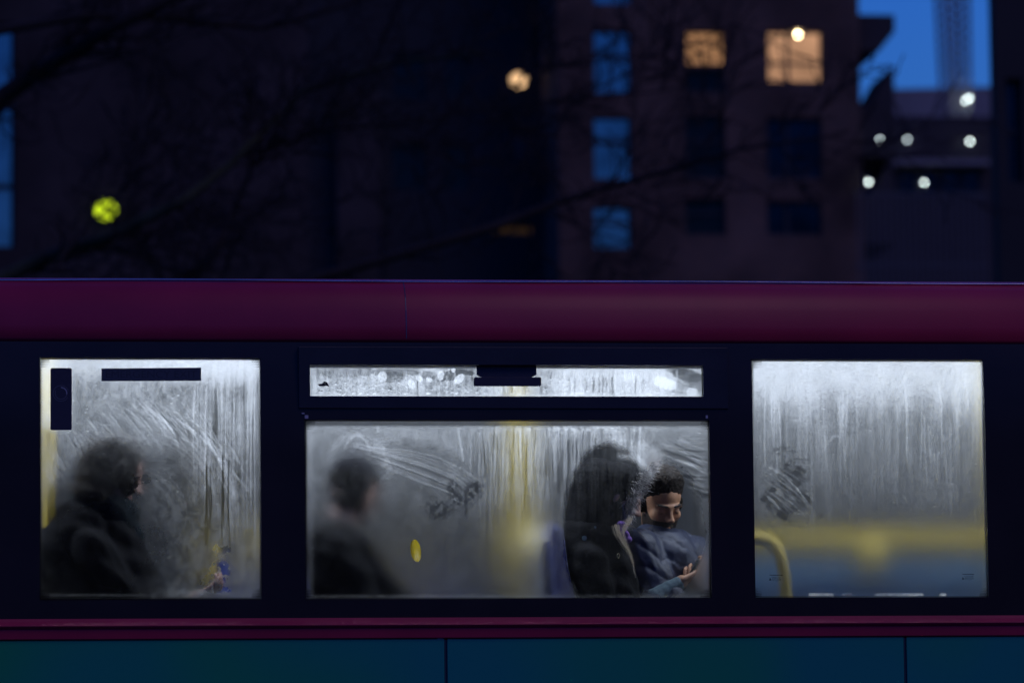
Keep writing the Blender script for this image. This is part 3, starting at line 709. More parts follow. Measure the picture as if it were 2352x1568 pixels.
mb = MB(); a = R2(1965, 2265, 372, 384, YM); mb.box(a[0], a[1], YM - .8, YM, a[2], a[3]); mb.build('ledge', M['concrete'], root)
for r_ in wl:
    fr = MB(); fr.box(r_[0], r_[1], YM + .2, YM + .25, r_[2], r_[3]); fr.build('window', M['mid_glass'], root)
lights = [(2084, 321, .06, 'white_lamp'), (2228, 325, .06, 'white_lamp2'), (2123, 420, .055, 'white_lamp2')]
for (u, v, r, mk) in lights:
    p = P(u, v, YM - .5); mb = MB(); mb.tube([p + Vector((0, .5, .12)), p + Vector((0, 0, .12))], .03, 6); o = mb.build('floodlight', M['dark_frame'], root)
    c = MB(); c.ell(p, (r, r, r), n=12); c.build('lamp_glass', M[mk], o)
p = P(1990, 465, YM - .1); x0, x1, z0, z1 = R2(1972, 2008, 440, 492, YM - .05); mb = MB(); mb.box(x0, x1, YM - .06, YM - .01, z0, z1); mb.build('door_light', M['warm_dim'], root)
# railings in front of the low building
YL = 130.0
root = empty('metal_railing', (P(2110, 600, YL).x, YL, 0)); tag(root, 'tall thin metal railing standing before the low dark building', 'railing')
a = R2(1965, 2270, 400, 640, YL)
top_z, bot_z = a[3] - .6, 0.0
for zz, nm in ((top_z, 'top_rail'), (a[2] + .4, 'bottom_rail')):
    mb = MB(); mb.box(a[0], a[1], YL - .03, YL + .03, zz - .04, zz + .04); mb.build(nm, M['rail_steel'], root)
for k in range(22):
    x = a[0] + (a[1] - a[0]) * (k + .5) / 22; mb = MB(); mb.box(x - .03, x + .03, YL - .02, YL + .02, 0, top_z - .041); mb.build('bar', M['rail_steel'], root)
# mast with lattice against the sky
YC = 210.0
root = empty('lattice_mast', (P(2215, 600, YC).x, YC, 0)); tag(root, 'pale lattice mast rising into the blue sky beside the right-hand dark building', 'mast')
pA, pB_, pC, pD = P(2192, 400, YC), P(2160, -200, YC), P(2232, 400, YC), P(2222, -200, YC)
mb = MB()
for a_, b_ in ((pA, pB_), (pC, pD)):
    for dy in (0, 2.0): mb.tube([Vector((a_.x, YC + dy, 0)), a_ + Vector((0, dy, 0)), b_ + Vector((0, dy, 0))], .08, 6)
mb.build('upright', M['concrete'], root)
mbs = {0: MB(), 2.0: MB()}; n = 26
for k in range(n):
    t0, t1 = k / n, (k + 1) / n; l0, r1, r0, l1 = pA.lerp(pB_, t0), pC.lerp(pD, t1), pC.lerp(pD, t0), pA.lerp(pB_, t1)
    for dy in (0, 2.0):
        mb = mbs[dy]; o_ = Vector((0, dy, 0))
        mb.tube([l0 + o_, r1 + o_], .035, 5); mb.tube([r0 + o_, l1 + o_], .035, 5); mb.tube([l0 + o_, r0 + o_], .035, 5)
for b_ in mbs.values(): b_.build('lattice', M['concrete'], root)
p = P(2227, 225, YC - 1); mb = MB(); mb.ell(p, (.018, .018, .03)); mb.tube([p, p + Vector((0, 1, 0))], .04, 6); mb.build('beacon', M['white_lamp2'], root)
# dark building on the far right, nearer than the gap
YD = 70.0
wd = [(2312, 2350, 180, 420, M['mid_glass'], [('h', .5)])]
bD = facade('corner_building', YD, 2262, 2900, -900, 16, M['black_clad'], wd, 'black building edge filling the right-hand side above the bus roof', 'building', inset=4.5)
# buildings across the street behind the camera: they shade the bus side and show in its gloss
for k, (xa, xb, h) in enumerate(((-60, -22, 9), (-20, 6, 7), (8, 34, 10), (36, 70, 8))):
    root = empty('terrace_building', ((xa + xb) / 2, -50, 0)); tag(root, ('red brick terrace across the street, ' + ('far left', 'left of the middle', 'right of the middle', 'far right')[k] + ' of the row'), 'building', 'terrace across the street')
    mb = MB(); hs = []
    for i in range(int((xb - xa) / 4)):
        for j in range(int(h / 3.2)): hs.append((xa + 1.3 + 4 * i, xa + 2.7 + 4 * i, 1.0 + 3.1 * j, 2.6 + 3.1 * j))
    wall_holes(mb, xa, xb, 0, h, hs, -38.4, -38.0); mb.box(xa, xb, -50, -38.8, 0, h - .2); mb.build('wall', M['brown_brick'], root)
    mb = MB(); mb.prism([(-50.3, h), (-37.7, h), (-44, h + 2.4)], xa - .2, xb + .2); mb.build('roof', M['dark_concrete'], root)

# ------------------------------------------------------------------ bare tree between the bus and the buildings
def bare_tree(seed=4):
    rnd = random.Random(seed); YT = 34.0
    base = P(-230, 900, YT); root = empty('bare_tree', (base.x, YT, 0)); tag(root, 'bare winter tree with its dark branches crossing in front of the brick buildings', 'tree')
    trunk = MB(); trunk.tube([Vector((base.x, YT, 0)), Vector((base.x + .1, YT, 3)), P(-225, 420, YT), P(-260, 0, YT), P(-240, -500, YT)], [.42, .34, .25, .2, .1], 14)
    trunk.build('trunk', M['bark'], root, smooth=True)
    limbs = [([(-225, 420), (0, 232), (110, 150), (250, 60), (430, -14), (640, -60)], .115, .05, 'bark'),
             ([(-228, 760), (100, 600), (240, 545), (420, 455), (530, 375), (700, 215), (900, 150), (1100, 120)], .085, .02, 'bark_moss'),
             ([(-228, 950), (300, 760), (700, 640), (1130, 520), (1280, 470), (1450, 422), (1700, 340), (1950, 300)], .075, .012, 'bark'),
             ([(-228, 900), (300, 690), (480, 610), (540, 480), (585, 370), (640, 300)], .05, .014, 'bark'),
             ([(-250, 100), (200, 40), (600, 60), (900, -20)], .06, .02, 'bark'),
             ([(130, 600), (205, 520), (250, 470), (330, 380)], .022, .01, 'bark'), ([(180, 440), (250, 478), (300, 540)], .012, .006, 'bark'), ([(1130, 250), (1180, 200), (1240, 140)], .016, .006, 'bark'),
             ([(530, 375), (760, 290), (1000, 270), (1300, 235), (1560, 200)], .026, .008, 'bark')]
    tw = MB()
    def grow(p, d, L, r, lv):
        pts = [p.copy()]; rs = [r]; q = p.copy(); dd = d.copy()
        n = 5
        for k in range(n):
            dd = (dd + Vector((rnd.gauss(0, .16), rnd.gauss(0, .12), rnd.gauss(.03, .16)))).normalized()
            q = q + dd * (L / n); pts.append(q.copy()); rs.append(r * (1 - .75 * (k + 1) / n))
            if lv > 0 and rnd.random() < .8:
                nd = (dd + Vector((rnd.gauss(0, .7), rnd.gauss(0, .5), rnd.gauss(.05, .7)))).normalized()
                grow(q, nd, L * rnd.uniform(.4, .7), r * .5, lv - 1)
        tw.tube(pts, [max(x, .0065) for x in rs], 5, caps=False)
    for li, (pp, r0, r1, mk) in enumerate(limbs):
        pts = [P(u, v, YT + .5 * math.sin(i * 1.3 + li)) for i, (u, v) in enumerate(pp)]
        fine = []; rs = []
        for i in range(len(pts) - 1):
            for k in range(6):
                t = k / 6; g_ = (i + t) / (len(pts) - 1)
                fine.append(pts[i].lerp(pts[i + 1], t) + Vector((0, 0, .03 * math.sin(9 * g_ + li)))); rs.append(r0 + (r1 - r0) * g_)
        fine.append(pts[-1]); rs.append(r1)
        lm = MB(); lm.tube(fine, rs, 8); lm.build('branch', M[mk], root, smooth=True)
        for i in range(4, len(fine) - 1):
            if rnd.random() < (.75 if li not in (2, 8) else .95):
                d = (fine[i + 1] - fine[i]).normalized()
                nd = (d + Vector((rnd.gauss(0, .4), rnd.gauss(0, .5), rnd.choice((-1, 1)) * rnd.uniform(.3, .9)))).normalized()
                grow(fine[i], nd, rnd.uniform(.5, 1.5), max(.3 * rs[i], .008), 2)
    o = tw.build('twigs', M['bark'], root); o['kind'] = 'stuff'
bare_tree()

# ------------------------------------------------------------------ the bus
BX0, BX1 = -3.4, 7.4
FLOOR, CEIL = 2.36, 4.06
bus = empty('double_decker_bus', (2.0, 1.25, 0)); tag(bus, 'red double-decker bus with misted lit upper-deck windows and a teal advert strip', 'bus')
Z = dict(wT=3.936, wB=3.031, hT=3.9086, hB=3.7913, mT=3.7023, top=3.997, ridge=2.933, stripB=2.882, stripT=2.966)
W = [('w1', .5759, 1.3982, Z['wB'], Z['wT']), ('wm', 1.5625, 3.0943, Z['wB'], Z['mT']), ('wh', 1.5845, 3.0735, Z['hB'], Z['hT']), ('w3', 3.2606, 4.1557, Z['wB'], Z['wT'])]
W3_in = (3.2606, 4.1557)
extra = [(-2.9, -1.4), (-1.22, .40), (4.36, 5.75), (5.93, 7.1)]
holes = [(a, b, c, d) for _, a, b, c, d in W] + [(a, b, Z['wB'], Z['wT']) for a, b in extra]

def surround():
    """black bonded glazing band: gently leaning inwards towards the roof"""
    mb = MB(); wall_holes(mb, BX0, BX1, Z['stripT'] - .01, Z['top'], holes, 0.0, .05)
    bm = bmesh.new(); me = bpy.data.meshes.new('t'); me.from_pydata(mb.v, [], mb.f); bm.from_mesh(me)
    for zc in np.linspace(3.1, 3.99, 24):
        bmesh.ops.bisect_plane(bm, geom=bm.verts[:] + bm.edges[:] + bm.faces[:], plane_co=(0, 0, float(zc)), plane_no=(0, 0, 1), dist=1e-5)
    for v_ in bm.verts:
        if v_.co.y < .02: v_.co.y = min(.027, .145 * max(0, v_.co.z - 3.58) ** 2)
    bmesh.ops.recalc_face_normals(bm, faces=bm.faces)
    bm.to_mesh(me); bm.free()
    me.name = 'window_surround'; me.materials.append(M['black_gloss'])
    o = bpy.data.objects.new('window_surround', me); COL.objects.link(o); o.parent = bus
    me.transform(Matrix.Translation(-bus.location))
    for p_ in me.polygons: p_.use_smooth = abs(p_.normal.y) > .9
    me.validate()
    return o
surround()

# roof, cornice and gutter
prof = [(0.030, 3.9975), (0.020, 4.01), (0.022, 4.06), (0.030, 4.12), (0.048, 4.170), (0.080, 4.210), (0.125, 4.240), (0.20, 4.258), (.5, 4.284), (1.25, 4.305),
        (2.0, 4.284), (2.3, 4.258), (2.42, 4.20), (2.47, 4.11), (2.48, 3.9975), (2.43, 3.9975), (2.40, 4.10), (2.2, 4.17), (1.25, 4.2), (.3, 4.17), (.1, 4.10), (.07, 3.9975)]
mb = MB(); mb.prism(prof, BX0, BX1); mb.build('roof', M['red'], bus, smooth=True)
gm = bus.children[-1]
es = gm.modifiers.new("split", 'EDGE_SPLIT'); es.split_angle = rad(35)
mb = MB()
npt = 60; pts = [Vector((BX0 + (BX1 - BX0) * k / npt, .118 + .0015 * math.sin(k * 1.9), 4.2405 + .0022 * math.sin(k * .55 + .6) - .003 * math.exp(-((BX0 + (BX1 - BX0) * k / npt - .5) / .25) ** 2))) for k in range(npt + 1)]
mb.tube(pts, .0042, 6); mb.build('roof_gutter', M['gutter'], bus, smooth=True)
mb = MB(); mb.box(BX0, BX1, .031, .04, 3.985, 4.004); 
q = P(933, 700, .02); mb = MB(); mb.prism([(y - .0012, z + .0004) for y, z in prof[1:7]] + [(.12, 4.2), (.05, 4.01)], q.x - .0016, q.x + .0016); mb.build('roof_joint', M['seam'], bus)
# waist strip with its raised bead
pr = [(.004, Z['stripT']), (-.006, Z['stripT'] - .012), (-.010, Z['ridge'] + .014), (-.022, Z['ridge'] + .006), (-.026, Z['ridge']), (-.022, Z['ridge'] - .006), (-.014, Z['ridge'] - .012), (-.012, Z['stripB'] + .004), (-.006, Z['stripB']), (.05, Z['stripB']), (.05, Z['stripT'])]
mb = MB(); mb.prism(pr, BX0, BX1); o = mb.build('waist_strip', M['red'], bus, smooth=True); es = o.modifiers.new("split", 'EDGE_SPLIT'); es.split_angle = rad(30)
# advert panels and the seams between them
sx = [BX0, P(1024, 1500, 0).x, P(2079, 1500, 0).x, BX1]
for i in range(3):
    a_ = sx[i] + (.005 if i else 0); b_ = sx[i + 1] - (.005 if i < 2 else 0)
    mb = MB(); mb.box(a_, b_, -.004, .03, 2.15, Z['stripB'] - .001); mb.build('advert_panel', M['advert'], bus, bevel=.003)
for i in (1, 2):
    mb = MB(); mb.box(sx[i] - .0045, sx[i] - .001, -.0045, .03, 2.15, Z['stripB'] - .004); mb.box(sx[i] + .0015, sx[i] + .0045, .006, .03, 2.15, Z['stripB'] - .004)
    mb.build('panel_seam', M['seam'], bus)
mb = MB(); q = P(1011, 1466, -.005); mb.box(q.x - .010, q.x + .010, -.0055, -.0045, q.z - .0015, q.z + .001); mb.build('scuffed_clip', M['clip'], bus)

# lower deck body, ends, far side (plain, out of the frame)
low_holes = [(-2.3 + 1.55 * k, -1.0 + 1.55 * k, 1.25, 2.05) for k in range(6)]
mb = MB(); wall_holes(mb, BX0, BX1, .35, 2.15, low_holes, .0, .06)
mb.box(BX0, BX1, 2.42, 2.48, .35, 2.98); mb.box(BX0, BX0 + .05, .06, 2.42, .35, 3.99); mb.box(BX1 - .05, BX1, .06, 2.42, .35, 2.98)
mb.box(BX0 + .05, BX1 - .05, .06, 2.42, 2.2, 2.32)
mb.box(BX0 + .05, BX1 - .05, .06, 2.42, .35, .42)
mb.build('body_shell', M['red'], bus)
for h in low_holes:
    mb = MB(); mb.box(h[0], h[1], .03, .04, h[2], h[3]); mb.build('lower_window', M['lowglass'], bus)
mb = MB(); mb.box(BX1 - .04, BX1 - .02, .1, 2.38, 2.98, 3.99); mb.build('front_window', M['farglass'], bus)
for wx in (-1.6, 4.6):
    mb = MB(); c = Vector((wx, .0, .48)); mb.tube([c + Vector((0, -.01, 0)), c + Vector((0, .28, 0))], .48, 32); w_ = mb.build('wheel', M['tyre'], bus, bevel=.02)
    mb = MB(); mb.tube([c + Vector((0, -.03, 0)), c + Vector((0, .0, 0))], [.2, .26], 24); mb.build('hub', M['hub'], w_)

# side windows
wobj = {}
for nm, a, b, c, d in W:
    pf = dict(w1=paint_first, wm=paint_main, wh=paint_vent, w3=paint_last)[nm]
    o = pane('vent_window' if nm == 'wh' else 'side_window', a - .002, b + .002, c - .002, d + .002, pf, bus)
    wobj[nm] = o
for a, b in extra:
    pane('side_window', a, b, Z['wB'], Z['wT'], paint_plain, bus, step=.006)
# interior edge trim behind the glass
mb = MB(); wall_holes(mb, BX0 + .05, BX1 - .05, Z['stripT'] - .05, 4.03, [(h[0] - .03, h[1] + .03, h[2] - .03, h[3] + .055 * (h[3] < 3.75) + .03 * (h[3] > 3.75)) for h in holes], .052, .060)
mb.build('inner_trim', M['farpillar'], bus)

# raised frame of the opening vent
fo = (P(686, 870, 0).x, P(1672, 870, 0).x, P(1176, 938, 0).z, P(1176, 797, 0).z); fh = W[2]
mb = MB(); wall_holes(mb, fo[0], fo[1], fo[2], fo[3], [(fh[1], fh[2], fh[3], fh[4])], -.003, .0275); mb.build('vent_frame', mat('satin_vent_frame', (.026, .026, .032), .38, spec=.5, noise=.3, nscale=5, bump=.04), bus, bevel=.002)
# hopper latch, emergency sticker, fitting, etched marks
def slab(pts, y0, y1, mb):
    n = len(pts); vs = [P(u, v, y0) for u, v in pts]; vs = [Vector((p.x, y0, p.z)) for p in vs]; vb = [Vector((p.x, y1, p.z)) for p in vs]
    mb.add(vs + vb, [tuple(range(n))[::-1], tuple(range(n, 2 * n))] + [(k, (k + 1) % n, (k + 1) % n + n, k + n) for k in range(n)])
    return mb
mb = slab([(1095, 836), (1232, 836), (1232, 860), (1226, 864), (1220, 866), (1107, 866), (1101, 864), (1095, 860)], .020, .0285, MB())
lt = mb.build('latch', M['latch'], wobj['wh'])
mb = slab([(1089, 868), (1091, 866), (1241, 866), (1243, 868), (1243, 884), (1241, 886), (1091, 886), (1089, 884)], .012, .0285, MB()); mb.build('latch', M['latch'], wobj['wh'], bevel=.001)
def rrect(u0, u1, v0, v1, r, n=4):
    out = []
    for cx, cy, a0 in ((u1 - r, v0 + r, 0), (u0 + r, v0 + r, 90), (u0 + r, v1 - r, 180), (u1 - r, v1 - r, 270)):
        for k in range(n + 1):
            a = rad(a0 + 90 * k / n); out.append((cx + r * math.cos(a), cy - r * math.sin(a)))
    return out[::-1]
mb = slab(rrect(116, 165, 845, 987, 4), .018, .0285, MB()); fit = mb.build('break_glass_fitting', M['latch'], wobj['w1'])
def ringmesh(u, v, r, w, y, a0=0, a1=360):
    c = P(u, v, y); k_ = (P(u + 1, v, y) - c).length; b = MB(); n = 40; vs = []; fs = []
    for i in range(n + 1):
        a = rad(a0 + (a1 - a0) * i / n)
        for rr in (r - w, r + w): vs.append((c.x + rr * k_ * math.cos(a), y, c.z + rr * k_ * math.sin(a)))
    for i in range(n): fs.append((2 * i, 2 * i + 1, 2 * i + 3, 2 * i + 2))
    return b.add(vs, fs)
M['ring'] = mat('moulded_ring_edge', (.13, .14, .16), .4); M['ring_hi'] = mat('ring_edge_highlight', (.4, .42, .45), .3)
mb = ringmesh(140, 903, 18, .8, .0168, 20, 330); mb.v += []; mb.build('moulded_ring', M['ring'], fit)
mb = ringmesh(140, 903, 13.5, .9, .0166, 150, 380); mb.build('moulded_ring', M['ring'], fit)
mb = ringmesh(140, 903, 13.5, 1.2, .0164, -8, 90); mb.build('moulded_ring', M['ring_hi'], fit)  # highlight on the ring painted as a paler arc
mb = slab([(233, 846), (462, 844), (462, 874), (233, 875)], .0265, .0285, MB()); stk = mb.build('sticker', M['sticker'], wobj['w1'])
def text(txt, u, v, y, h_px, material, parent, name='lettering', sx_=1.0, align='CENTER', ext=.0003):
    c = P(u, v, y); k_ = (P(u + 1, v, y) - c).length
    cu = bpy.data.curves.new(name, 'FONT'); cu.body = txt; cu.size = h_px * k_ * 1.38; cu.align_x = align; cu.align_y = 'CENTER'; cu.extrude = ext
    ob = bpy.data.objects.new(name, cu); COL.objects.link(ob)
    ob.rotation_euler = (rad(90), 0, 0); ob.scale = (sx_, 1, 1)
    dg = bpy.context.evaluated_depsgraph_get(); me = bpy.data.meshes.new_from_object(ob.evaluated_get(dg)); me.name = name
    off = Vector((0, 0, 0)); q = parent
    while q: off += q.location; q = q.parent
    me.transform(Matrix.Translation(c - off) @ Matrix.Rotation(rad(90), 4, 'X') @ Matrix.Diagonal((sx_, 1, 1, 1)))
    me.materials.clear(); me.materials.append(material)
    o2 = bpy.data.objects.new(name, me); COL.objects.link(o2); o2.parent = parent
    bpy.data.objects.remove(ob); return o2
text('EMERGENCY EXIT', 347, 860, .0262, 17, M['sticker_text'], stk, sx_=1.12)
# etched makers' marks in the bottom corners (illegible in the photograph: rows of tiny dashes and a small triangle)
def etch(u, v, w, parent):
    rnd = random.Random(int(u)); mb = MB(); y = .0288
    def bar(u0, u1, v0, v1):
        a, b = P(u0, v0, y), P(u1, v1, y); mb.box(a.x, b.x, y, y + .0008, b.z, a.z)
    x = u - w
    while x < u + w:
        s_ = rnd.uniform(1.2, 3.2); bar(x, x + s_, v - 9, v - 7.4 + rnd.random() * .5); x += s_ + rnd.uniform(.4, 1)
    for r_, (dv, x0, x1) in enumerate(((-4.4, -.7, .8), (-2, -.6, .8), (.6, -.6, .8), (3, -.55, .75))):
        x = u + w * x0
        while x < u + w * x1:
            s_ = rnd.uniform(.8, 2.2); bar(x, x + s_, v + dv, v + dv + .9 + rnd.random() * .5); x += s_ + rnd.uniform(.6, 1.8)
    slab([(u - w * 1.1, v + 4), (u - w * .95, v - 2.5), (u - w * .72, v + 4)], y, y + .0008, mb)
    bar(u + 2, u + 3.4, v + 6, v + 7.4)
    return mb.build('etched_mark', M['etch'], parent)
etch(1782, 1328, 14, wobj['w3']); etch(2224, 1326, 13, wobj['w3'])
# emblem on the vent pane: a slanted figure of three strokes over a short bar
mb = MB()
slab([(729, 882), (734, 886.5), (744, 887), (750, 884), (751, 881), (738, 881)], .0284, .0288, mb)
slab([(739, 881), (744, 876.5), (749, 876.5), (745, 881.5)], .0284, .0288, mb)
slab([(745, 877), (750, 876.5), (757, 887.5), (749, 885)], .0284, .0288, mb)
slab([(730, 896), (741, 896), (741, 897.4), (730, 897.4)], .0284, .0288, mb)
mb.build('etched_mark', M['etch'], wobj['wh'])
# small worn glazing clips at the corners of the main pane
for u, v, w_, h_ in ((705, 957, 5, 4), (697, 949, 4, 1.4), (1624, 957, 3, 3.5)):
    a, b = P(u - w_, v - h_, .0), P(u + w_ * .6, v + h_, .0); mb = MB(); mb.box(a.x, b.x, -.002, .03, b.z, a.z); mb.build('glazing_clip', M['clip'], bus)

# ---- inside the upper deck
mb = MB(); mb.box(BX0 + .05, BX1 - .05, .09, 2.41, 2.325, FLOOR); mb.build('deck_floor', M['floor'], bus)
mb = MB(); mb.prism([(.09, 4.032), (.2, CEIL), (1.25, 4.10), (2.3, CEIL), (2.4, 3.96), (2.4, 4.165), (.09, 4.165)][::1], BX0 + .05, BX1 - .05); mb.build('ceiling', M['ceil'], bus)
far_h = [(a, b, Z['wB'], 3.86) for a, b in ((-3.0, -1.5), (-1.3, .3), (.5, 1.5), (1.7, 3.2), (3.4, 4.4), (4.6, 5.8), (6.0, 7.1))]
mb = MB(); wall_holes(mb, BX0 + .05, BX1 - .05, FLOOR, 4.0, far_h, 2.33, 2.40); mb.build('far_wall', M['cream'], bus)
for h in far_h:
    mb = MB(); mb.box(h[0], h[1], 2.37, 2.39, h[2], h[3]); mb.build('far_window', M['farglass'], bus)
mb = MB()
mb.box(BX0 + .05, BX1 - .05, .09, .10, FLOOR, Z['stripT'] - .06); mb.build('lower_side_lining', M['cream'], bus)
for i in range(9):
    a = BX0 + .2 + i * 1.18
    for (y0, y1, z_, mm) in ((.22, .34, 4.044, 'strip'), (2.14, 2.26, 4.034, 'strip_far')):
        mb = MB(); mb.box(a, a + 1.1, y0, y1, z_, z_ + .012); mb.build('ceiling_light', M[mm], bus)
def tube_lamp(y, z, w, watts, nm):
    ld = bpy.data.lights.new(nm, 'AREA'); ld.shape = 'RECTANGLE'; ld.size = BX1 - BX0 - .4; ld.size_y = w; ld.energy = watts; ld.color = (.80, .88, 1.0)
    lo = bpy.data.objects.new(nm, ld); COL.objects.link(lo); lo.parent = bus; lo.location = Vector(((BX0 + BX1) / 2, y, z)) - bus.location
    return lo
tube_lamp(.28, 4.038, .12, LAMP_NEAR, 'ceiling_lamp'); tube_lamp(2.20, 4.028, .12, LAMP_FAR, 'ceiling_lamp')

# ---- seats
def seat_pair(x, y0, y1, handle=True, hy=None, proto=[]):
    """a double seat facing +x; x is the rear face of the backrest"""
    root = empty('seat', (x - bus.location.x, (y0 + y1) / 2 - bus.location.y, FLOOR), bus)
    f = MB(); t = 12
    for s_ in (0, 1):
        ya, yb = (y0, (y0 + y1) / 2 - .01) if s_ == 0 else ((y0 + y1) / 2 + .01, y1)
        for i_ in range(1):
            prof_b = [(x + .16, FLOOR + .42), (x + .11, FLOOR + .60), (x + .07, FLOOR + .80), (x + .055, FLOOR + .93), (x + .03, FLOOR + .965), (x - .005, FLOOR + .95), (x + .0, FLOOR + .78), (x + .04, FLOOR + .42)]
            n = len(prof_b); f.add([(px, ya, pz) for px, pz in prof_b] + [(px, yb, pz) for px, pz in prof_b],
                  [tuple(range(n)), tuple(range(n, 2 * n))[::-1]] + [((k + 1) % n, k, k + n, (k + 1) % n + n) for k in range(n)])
    b = f.build('backrest', M['moquette'], root, bevel=.02)
    c = MB(); c.box(x + .1, x + .55, y0, y1, FLOOR + .36, FLOOR + .46); c.build('cushion', M['moquette'], root, bevel=.025)
    s2 = MB(); s2.box(x - .03, x - .008, y0 + .02, y1 - .02, FLOOR + .35, FLOOR + .9); s2.box(x - .03, x + .55, y0 + .02, y1 - .02, FLOOR + .32, FLOOR + .355)
    s2.build('seat_shell', M['seatshell'], root, bevel=.008)
    l = MB(); l.tube([(x + .25, (y0 + y1) / 2, FLOOR), (x + .25, (y0 + y1) / 2, FLOOR + .32)], .03, 10); l.build('leg', M['seatshell'], root)
    if handle:
        hy = hy if hy is not None else y1 - .03
        h = MB(); h.tube([(x - .005, hy - .10, FLOOR + .80), (x - .03, hy - .10, FLOOR + .90), (x - .03, hy - .09, FLOOR + .985), (x - .02, hy - .05, FLOOR + 1.02), (x - .02, hy, FLOOR + 1.02), (x - .03, hy + .03, FLOOR + .98), (x - .03, hy + .03, FLOOR + .88), (x - .005, hy + .03, FLOOR + .80)], .019, 10)
        h.build('grab_handle', M['yellow'], root, smooth=True)
    return root
near_x = [-2.6, -1.7, -.75, P(30, 1300, .5).x - .05, P(640, 1300, .5).x, P(1235, 1300, .5).x, 4.7, 5.5]
for x in near_x: seat_pair(x, .12, 1.0)
for x in [-2.6, -1.7, -.8, .1, P(515, 1300, 1.8).x - .05, P(940, 1280, 1.6).x + .045, P(1225, 1300, 1.6).x, P(1560, 1300, 1.6).x, 4.7, 5.5]:
    seat_pair(x, 1.48, 2.30, hy=1.55, handle=not (3.0 < x < 3.2 or 2.62 < x < 3.3))
# ---- yellow handrails and stair panel
def pole(u, y, v1=None, r=.019):
    b = P(u, 1200, y); mb = MB(); mb.tube([(b.x, y, FLOOR), (b.x, y, 4.06 + (0.02 if .3 < y < 2.1 else -.03))], r, 14); o = mb.build('grab_pole', M['yellow'], bus, smooth=True); return o
pole(112, .20, r=.02)
pole(494, 1.75); pl = pole(1192, .62, r=.021); pole(2296, .40, r=.028)
q = P(1216, 1240, .60); mb = MB(); mb.box(q.x - .03, q.x + .03, .56, .62, q.z - .06, q.z + .06); bp_ = mb.build('bell_push', M['yellow'], bus, bevel=.01)
mb = MB(); mb.ell(P(1226, 1232, .545), (.017, .010, .017)); mb.build('bell_glint', emis('bell_push_glint', (.95, 1, .8), 3.2), bp_)  # glowing bead stands in for a light reflection on the bell push
# grab handle seen sharply through the cleared spot
q0, q1 = P(948, 1240, .9), P(962, 1300, .9)
a = P(1727, 1247, .56); b = P(2300, 1245, .56)
mb = MB(); mb.tube([(a.x - .09, .56, a.z + .005), (b.x + .25, .56, b.z + .005)], .027, 14); mb.build('stair_rail', M['yellow'], bus, smooth=True)
zr = a.z
mb = MB(); mb.box(a.x - .09, b.x + .25, .64, .66, FLOOR, zr - .075); mb.build('stair_panel', M['blue_panel'], bus)
mb = MB(); c = P(2000, 1290, .57); mb.tube([(c.x, .57, zr + .0), (c.x, .57, zr - .13)], [.045, .026], 12); mb.build('rail_bracket', M['yellow'], bus, smooth=True)
pts = [P(1706, 1236, .16), P(1740, 1236, .16), P(1765, 1240, .15), P(1782, 1256, .14), P(1794, 1285, .13), P(1802, 1330, .13), P(1806, 1400, .13), P(1806, 1640, .13)]
mb = MB(); mb.tube(pts, .020, 14); mb.build('curved_grab_rail', M['yellow'], bus, smooth=True)

# ------------------------------------------------------------------ people
def sd_ell(p, c, r):
    q = p - np.array(c); r = np.array(r)
    k0 = np.linalg.norm(q / r, axis=-1); k1 = np.linalg.norm(q / (r * r), axis=-1) + 1e-9
    return k0 * (k0 - 1) / k1
def sd_cap(p, a, b, r):
    a, b = np.array(a), np.array(b); pa = p - a; ba = b - a
    h = np.clip((pa @ ba) / (ba @ ba), 0, 1)[..., None]
    return np.linalg.norm(pa - ba * h, axis=-1) - r
def smin(a, b, k):
    h = np.clip(.5 + .5 * (b - a) / k, 0, 1); return b * (1 - h) + a * h - k * h * (1 - h)
def smax(a, b, k): return -smin(-a, -b, k)
def head_sdf(p):
    d = sd_ell(p, (-.012, 0, .035), (.098, .076, .086))
    d = smin(d, sd_ell(p, (.028, 0, -.045), (.062, .055, .074)), .03)
    for s in (-1, 1):
        d = smin(d, sd_ell(p, (.0, .036 * s, -.062), (.052, .020, .036)), .025)
        d = smin(d, sd_ell(p, (.062, .040 * s, -.022), (.022, .020, .018)), .02)
    d = smin(d, sd_ell(p, (.076, 0, -.100), (.018, .022, .015)), .02)
    for s in (-1, 1):
        d = smax(d, -sd_ell(p, (.104, .031 * s, -.001), (.018, .016, .011)), .012)
        d = smin(d, sd_ell(p, (.0755, .031 * s, -.001), (.0135, .0145, .0115)), .004)
        d = smin(d, sd_cap(p, (.090, .012 * s, .022), (.076, .050 * s, .021), .0065), .010)
        d = smin(d, sd_ell(p, (.101, .0125 * s, -.031), (.011, .0075, .0075)), .006)
        d = smin(d, sd_ell(p, (-.004, .079 * s, -.006), (.017, .012, .032)), .006)
    d = smin(d, sd_cap(p, (.086, 0, .020), (.112, 0, -.024), .0085), .010)
    d = smin(d, sd_ell(p, (.111, 0, -.027), (.011, .0115, .009)), .007)
    d = smin(d, sd_ell(p, (.088, 0, -.061), (.013, .022, .0052)), .004)
    d = smin(d, sd_ell(p, (.086, 0, -.0735), (.013, .019, .0060)), .004)
    d = smax(d, -sd_ell(p, (.106, 0, -.0668), (.014, .024, .0016)), .003)
    return d
O_ = np.array((.0, 0, -.012))
